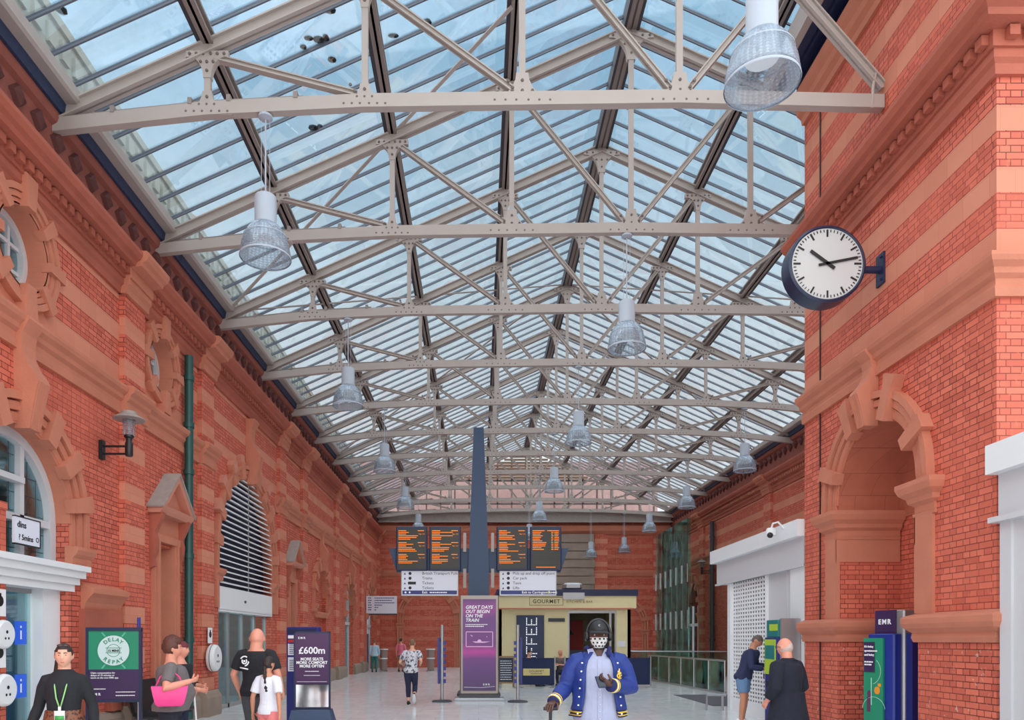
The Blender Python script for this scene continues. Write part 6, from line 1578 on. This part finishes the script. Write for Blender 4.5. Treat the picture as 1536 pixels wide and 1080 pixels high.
N.L.new(N.ramp(vo.outputs['Distance'], [(.25, rgb(52, 30, 24)), (.55, rgb(128, 76, 52))]), lep.node_tree.nodes['Principled BSDF'].inputs['Base Color'])
p.vox_part('skirt', skirt, lep); p.shoes(M_BLACK)
hr = p.hair(H_DK, lambda az, el: el > .50 if az < .6 else (el > .30 if az < 1.2 else (el > -.1 if az < 1.7 else el > -.8)), 1.08, .008)
b = MB(); b.tube([p.HM @ Vector((-.02, .10, .02)), p.HM @ Vector((-.055, .10, -.06)), p.HM @ Vector((-.07, .085, -.16)), p.HM @ Vector((-.06, .08, -.24))], [.035, .04, .034, .012], 12); p.done('ponytail', (b.v, b.f), H_DK, hr)
sg_ = MB()
for s in (-1, 1): q = p.head_pt(s * .42, .86, 1.12); sg_.ball(q, .024, 12, 8, (1.15, .45, .7)); sg_.tube([p.head_pt(s * .8, .8, 1.12), p.head_pt(s * 1.5, .35, 1.12)], .004, 6)
sg_.tube([p.head_pt(-.2, .86, 1.13), p.head_pt(.2, .86, 1.13)], .004, 6); p.done('sunglasses', (sg_.v, sg_.f), mat('sunglass_brown', rgb(60, 40, 30), .15))
ly = MB()
LG = mat('lanyard_green', rgb(150, 206, 130), .6)
for s in (-1, 1): ly.tube([(s * .06, .03, 1.47), (s * .062, -.055, 1.435), (s * .050, -.118, 1.33), (s * .03, -.142, 1.22), (s * .004, -.135, 1.13)], .0065, 6)
lo = p.done('lanyard', (ly.v, ly.f), LG); b = MB(); b.box(-.045, .045, -.148, -.142, 1.0, 1.1); b.box(-.012, .012, -.149, -.139, 1.1, 1.14); bd = p.done('badge', (b.v, b.f), M_INKW, lo); b = MB(); b.box(-.04, .04, -.151, -.148, 1.01, 1.055); p.done('badge_print', (b.v, b.f), mat('badge_green', rgb(70, 160, 80), .5), bd)

# --- woman with the pink bag, in profile -------------------------------------
p = Body('person in a grey top seen from the side with a pink shoulder bag', (-3.66, 8.7, 0), math.radians(112), 1.66, SK_P, g=1.42, belly=.13, lean=(0, -.02), hs=1.06, arms={'R': ((-.43, .05, 1.16), (-.37, -.23, 1.24)), 'L': ((.28, -.05, 1.13), (.16, -.34, 1.10))}, legs={'L': ((.10, -.10, .5), (.10, -.08, .085)), 'R': ((-.10, .05, .49), (-.10, .16, .10))}, vox=.009)
p.body(hands={'R': dict(d=(.5, -.7, .2), n=(.5, .5, .3), curl=.6), 'L': dict(curl=.9)}); p.face(H_AU)
GT = cloth('top_grey', rgb(112, 104, 104)); p.shirt(GT, .8, .022, .86, 't_shirt', .25, .022); p.legsw(cloth('trousers_dark', rgb(34, 36, 50)), 2.0, .016); p.shoes(M_BLACK, M_WSOLE)
p.hair(H_AU, lambda az, el: el > .42 if az < .8 else el > (-.1 if az < 1.5 else -.62), 1.25, .09, 4, puff=(0, .01, .02))
PX = XF[p.t] @ (V(-.37, .0, 1.07) * p.S)
t = thing('shoulder_bag', 'bright pink shoulder bag hanging at the side of the woman in grey', 'bag', tuple(PX + V(0, 0, -.12)), math.radians(112))
PK = mat('pink_leather', rgb(232, 60, 134), .45, noise=.05, nscale=12, bump=.2, bscale=20)
b = MB(); b.rings([[(x * k + .0, y * k2, z) for x, y in ((.05, -.19), (.065, 0), (.05, .19), (-.05, .19), (-.065, 0), (-.05, -.19))] for z, k, k2 in ((.0, .7, .66), (.03, 1.0, .80), (.12, 1.05, .92), (.21, .75, 1.02), (.23, .5, 1.02))]); b.build('bag_body', PK, t, world=False, smooth=50)
b = MB(); b.tube([(.0, -.15, .22), (.04, -.10, .33), (.10, .0, .42), (.04, .10, .33), (.0, .15, .22)], .010, 8); b.build('bag_strap', PK, t, world=False, smooth=True)
b = MB(); b.tube([(.0, -.18, .232), (0, .18, .232)], .006, 6); b.build('bag_zip', M_PURP, t, world=False)
# her companion with the white cane
p = Body('person in dark clothes and maroon cap with a white cane, behind the pink bag', (-3.96, 9.65, 0), math.radians(80), 1.63, SK_P, g=1.05, arms={'R': ((-.25, .0, 1.13), (-.15, -.24, 1.05)), 'L': ((.25, .0, 1.13), (.17, -.26, 1.12))}, lean=(0, -.05), vox=.011)
p.body(hands={'R': dict(curl=1.0), 'L': dict(curl=1.0)}); p.face(H_DK); p.shirt(BLACKC, 1.9, .024, .8, 'coat', .1, .02); p.legsw(NAVYC); p.shoes(M_BLACK)
p.hair(mat('cap_maroon', rgb(104, 36, 48), .7), lambda az, el: el > .25, 1.12, name='cap')
wR = XF[p.t] @ (p.wr['R'] * p.S) + V(.1, -.05, 0)
t = thing('white_cane', 'white cane with dark bands held beside the pink bag', 'cane', (wR.x + .12, wR.y - .1, 0))
b = MB(); b.tube([(-.12, .1, wR.z + .1), (.0, 0, .0)], .011, 8); b.build('cane_shaft', M_WHITE, t, world=False)
b = MB(); b.tube([(-.125, .104, wR.z + .16), (-.11, .092, wR.z)], .016, 8); b.build('cane_grip', M_BLACK, t, world=False)
b = MB(); b.tube([(-.066, .055, .60), (-.05, .042, .46)], .013, 8); b.build('cane_band', M_DGREY, t, world=False)

# --- bald man and girl --------------------------------------------------------
p = Body('person, bald man in a black t-shirt with white back print, walking away', (-2.98, 9.85, 0), math.radians(172), 1.83, SK_P, g=1.2, hs=1.22, hoff=(0, 0, -.035), arms={'R': ((-.30, .03, 1.13), (-.29, -.12, .92)), 'L': ((.30, .03, 1.13), (.28, -.10, .90))}, legs={'L': ((.11, -.10, .5), (.11, -.06, .085)), 'R': ((-.11, .04, .49), (-.11, .16, .10))}, hyaw=14, vox=.009)
p.body(); p.face(); p.shirt(BLACKC, .85, .018, .84, 't_shirt', .1, .024); p.legsw(cloth('shorts_grey', rgb(74, 76, 82)), 1.0, .022, 'shorts'); p.shoes(M_DGREY, M_WSOLE)
b = MB()
def BK(u, v, d): return (u, .142 + d - .5 * (abs(u) - .02) ** 2 - .10 * max(0, v - 1.28), v)
for r0, r1, a0, a1 in ((.052, .068, .5, 4.6), (.026, .040, 2.4, 6.8), (.0, .014, 0, 6.28)): b.arc(BK, (.10, 1.31), r0, r1, a0, a1, -.008, .012, 20)
b.prism([(.05, 1.20), (.16, 1.22), (.16, 1.235), (.05, 1.215)], BK, -.008, .012); p.done('shirt_print', (b.v, b.f), M_INKW)
p = Body('person, girl with a dark braid in white t-shirt and pink shorts, walking away', (-2.68, 9.35, 0), math.radians(164), 1.44, SK_T, g=.86, arms={'R': ((-.24, .10, 1.12), (-.27, .12, .88)), 'L': ((.24, .06, 1.12), (.29, -.02, .88))}, legs={'L': ((.09, -.12, .5), (.09, -.10, .085)), 'R': ((-.09, .05, .49), (-.09, .20, .11))}, hpitch=-6, hyaw=-12, shw=.165, vox=.009)
p.body(); p.face(H_DK); p.shirt(WHITEC, .85, .022, .82, 't_shirt', .16, .028); p.legsw(cloth('shorts_pink', rgb(226, 128, 128)), .72, .022, 'shorts'); p.shoes(M_WHITE)
hr = p.hair(H_DK, lambda az, el: el > .40 if az < .8 else el > (-.0 if az < 1.5 else -.62), 1.09, .008)
b = MB(); pts = [p.HM @ Vector((-.01, .10, -.02)), p.HM @ Vector((-.02, .125, -.12)), p.HM @ Vector((-.03, .13, -.22)), p.HM @ Vector((-.04, .135, -.32)), p.HM @ Vector((-.05, .13, -.42))]
pp = []; rr = []
for k in range(17): t_ = k / 16 * 4; i = min(3, int(t_)); pp.append(pts[i].lerp(pts[i + 1], t_ - i)); rr.append((.026 if k < 13 else .034) + .006 * math.sin(k * 2.1) - (.02 if k == 16 else 0))
b.tube(pp, rr, 10); p.done('braid', (b.v, b.f), H_DK, hr)

# --- running man --------------------------------------------------------------
p = Body('person running away in a patterned grey t-shirt and navy trousers', (-1.72, 18.6, 0), math.radians(178), 1.70, SK_L, g=1.02, lean=(-.02, -.10), drop=.02, arms={'R': ((-.28, .14, 1.16), (-.25, -.10, 1.08)), 'L': ((.29, -.02, 1.12), (.26, -.24, 1.06))},
         legs={'R': ((-.10, -.10, .50), (-.11, .14, .26)), 'L': ((.07, -.02, .48), (.06, .02, .085))}, vox=.011)
p.body(hands={'R': dict(curl=1.0), 'L': dict(curl=1.0)}); p.face()
pat = bpy.data.materials.new('patterned_cotton'); pat.use_nodes = True; N = NT(pat); tc = N.node('ShaderNodeTexCoord')
N.L.new(N.ramp(N.noise(tc.outputs['Object'], 17, 2.0), [(.42, rgb(70, 74, 90)), (.50, rgb(206, 206, 214))]), pat.node_tree.nodes['Principled BSDF'].inputs['Base Color'])
p.shirt(pat, .85, .02, .86, 't_shirt', .1, .024); p.legsw(NAVYC, 1.95, .014); p.shoes(M_INK, M_WSOLE, {'R': 1.15})
p.hair(H_BL, SHORT, 1.06, .006)
# --- two people by the end wall ----------------------------------------------
p = Body('person in a pale blue top and teal trousers by the far left wall', (-5.35, 37.6, 0), math.radians(190), 1.66, SK_L, g=1.1, vox=.014); p.body(); p.face(); p.shirt(cloth('top_pale_blue', rgb(176, 204, 222)), 1.8, .02, .84, 'jumper', .1); p.legsw(cloth('trousers_teal', rgb(44, 118, 118))); p.shoes(M_BLACK); p.hair(H_BL, SHORT, 1.07)
p = Body('person in a pink shirt by the end wall, beyond the running man', (-4.05, 38.2, 0), math.radians(170), 1.74, SK_P, g=1.05, vox=.014); p.body(); p.face(); p.shirt(cloth('shirt_pink', rgb(224, 120, 140)), 1.2, .02, .84, 'shirt', .1); p.legsw(cloth('trousers_khaki', rgb(150, 110, 100))); p.shoes(M_BLACK); p.hair(H_DK, SHORT, 1.06)
# --- cafe guests --------------------------------------------------------------
def seated(label, loc, rz, skin, top, hairm, keep, **k):
    p = Body(label, loc, rz, 1.72, skin, drop=.42, arms={'R': ((-.25, -.10, .75), (-.12, -.32, .78)), 'L': ((.25, -.10, .75), (.12, -.32, .78))}, legs={'L': ((.11, -.42, .50), (.12, -.40, .085)), 'R': ((-.11, -.42, .50), (-.12, -.40, .085))}, vox=.013, **k)
    p.body(); p.face(); p.shirt(top, .9); p.legsw(NAVYC, 2.0, .012, 'trousers', 1.0); p.shoes(M_BLACK)
    if hairm: p.hair(hairm, keep, 1.07)
    return p
seated('person, bald cafe guest in a grey shirt sitting behind the cafe screens', (2.98, 26.7, 0), math.radians(-38), SK_P, cloth('shirt_taupe', rgb(108, 100, 96)), None, None)
q = seated('person, dark haired cafe guest in a face mask behind the GOURMET screen', (1.82, 26.4, 0), math.radians(58), SK_L, NAVYC, H_DK, SHORT)
q.hair(mat('mask_plain', rgb(230, 234, 238), .8), lambda az, el: az < 1.15 and -1.05 < el < -.04, 1.09, name='face_mask')
# --- at the ticket machine ----------------------------------------------------
p = Body('person in a navy jumper and denim shorts bending over the ticket machine', (5.18, 14.35, 0), math.radians(62), 1.80, SK_T, g=1.22, hs=1.05, lean=(0, -.16), arms={'R': ((-.27, -.18, 1.10), (-.14, -.44, 1.06)), 'L': ((.27, -.20, 1.12), (.14, -.46, 1.10))}, hpitch=28, hoff=(0, -.05, -.03), vox=.010)
p.body(hands={'R': dict(curl=.5), 'L': dict(curl=.5)}); p.face(); p.shirt(cloth('jumper_navy', rgb(44, 50, 84)), 1.7, .02, .86, 'jumper', .1, .018); p.legsw(cloth('denim_blue', rgb(104, 138, 176)), .9, .028, 'shorts'); p.shoes(M_WHITE, M_WSOLE); p.hair(cloth('hair_cropped', rgb(96, 84, 78), .7, .3, 70), SHORT, 1.02)
# --- old man in black ----------------------------------------------------------
p = Body('person, balding white haired man in a long black coat with his back turned', (3.84, 9.1, 0), math.radians(214), 1.67, SK_P, g=1.34, belly=.06, hs=1.12, arms={'R': ((-.30, .02, 1.12), (-.22, -.16, .96)), 'L': ((.30, .02, 1.12), (.24, -.14, .94))}, hyaw=-4, lean=(0, -.03), vox=.009)
p.body(); p.face(H_GR)
def coat(b):
    p.torso(b, .03, .86, 1.47)
    for k in 'LR': p.arm(b, k, .030, 1.95, 1.1)
    b.rings([[(rx * math.cos(a), ry * math.sin(a), z) for a in [2 * PI * i / 24 for i in range(24)]] for z, rx, ry in ((.50, .33, .27), (.7, .30, .24), (.9, .26, .20), (1.05, .235, .19))])
    b.tube([p.off(1.45) + V(.07 * math.cos(a), .03 + .065 * math.sin(a), 1.475) for a in [2 * PI * i / 12 for i in range(13)]], .024, 8)
p.vox_part('coat', coat, cloth('coat_black', rgb(26, 30, 44), .9, .2, 5)); p.legsw(BLACKC); p.shoes(M_BLACK)
p.hair(cloth('hair_thin_grey', rgb(196, 176, 168), .6, .2, 60), lambda az, el: -.55 < el < .34 - .25 * math.cos(az * 3) and az > 1.3, 1.025, .004)
b = MB()
for s in (-1, 1): b.tube([p.head_pt(s * .62, .08, 1.08), p.head_pt(s * 1.0, .08, 1.1), p.head_pt(s * 1.6, .05, 1.1)], .003, 6); b.arc(lambda u, v, d: tuple(p.HM @ Vector((u, -.098 - d, v))), (s * .034, .006), .020, .024, 0, 2 * PI, 0, .004, 14)
p.done('glasses', (b.v, b.f), M_BLACK)
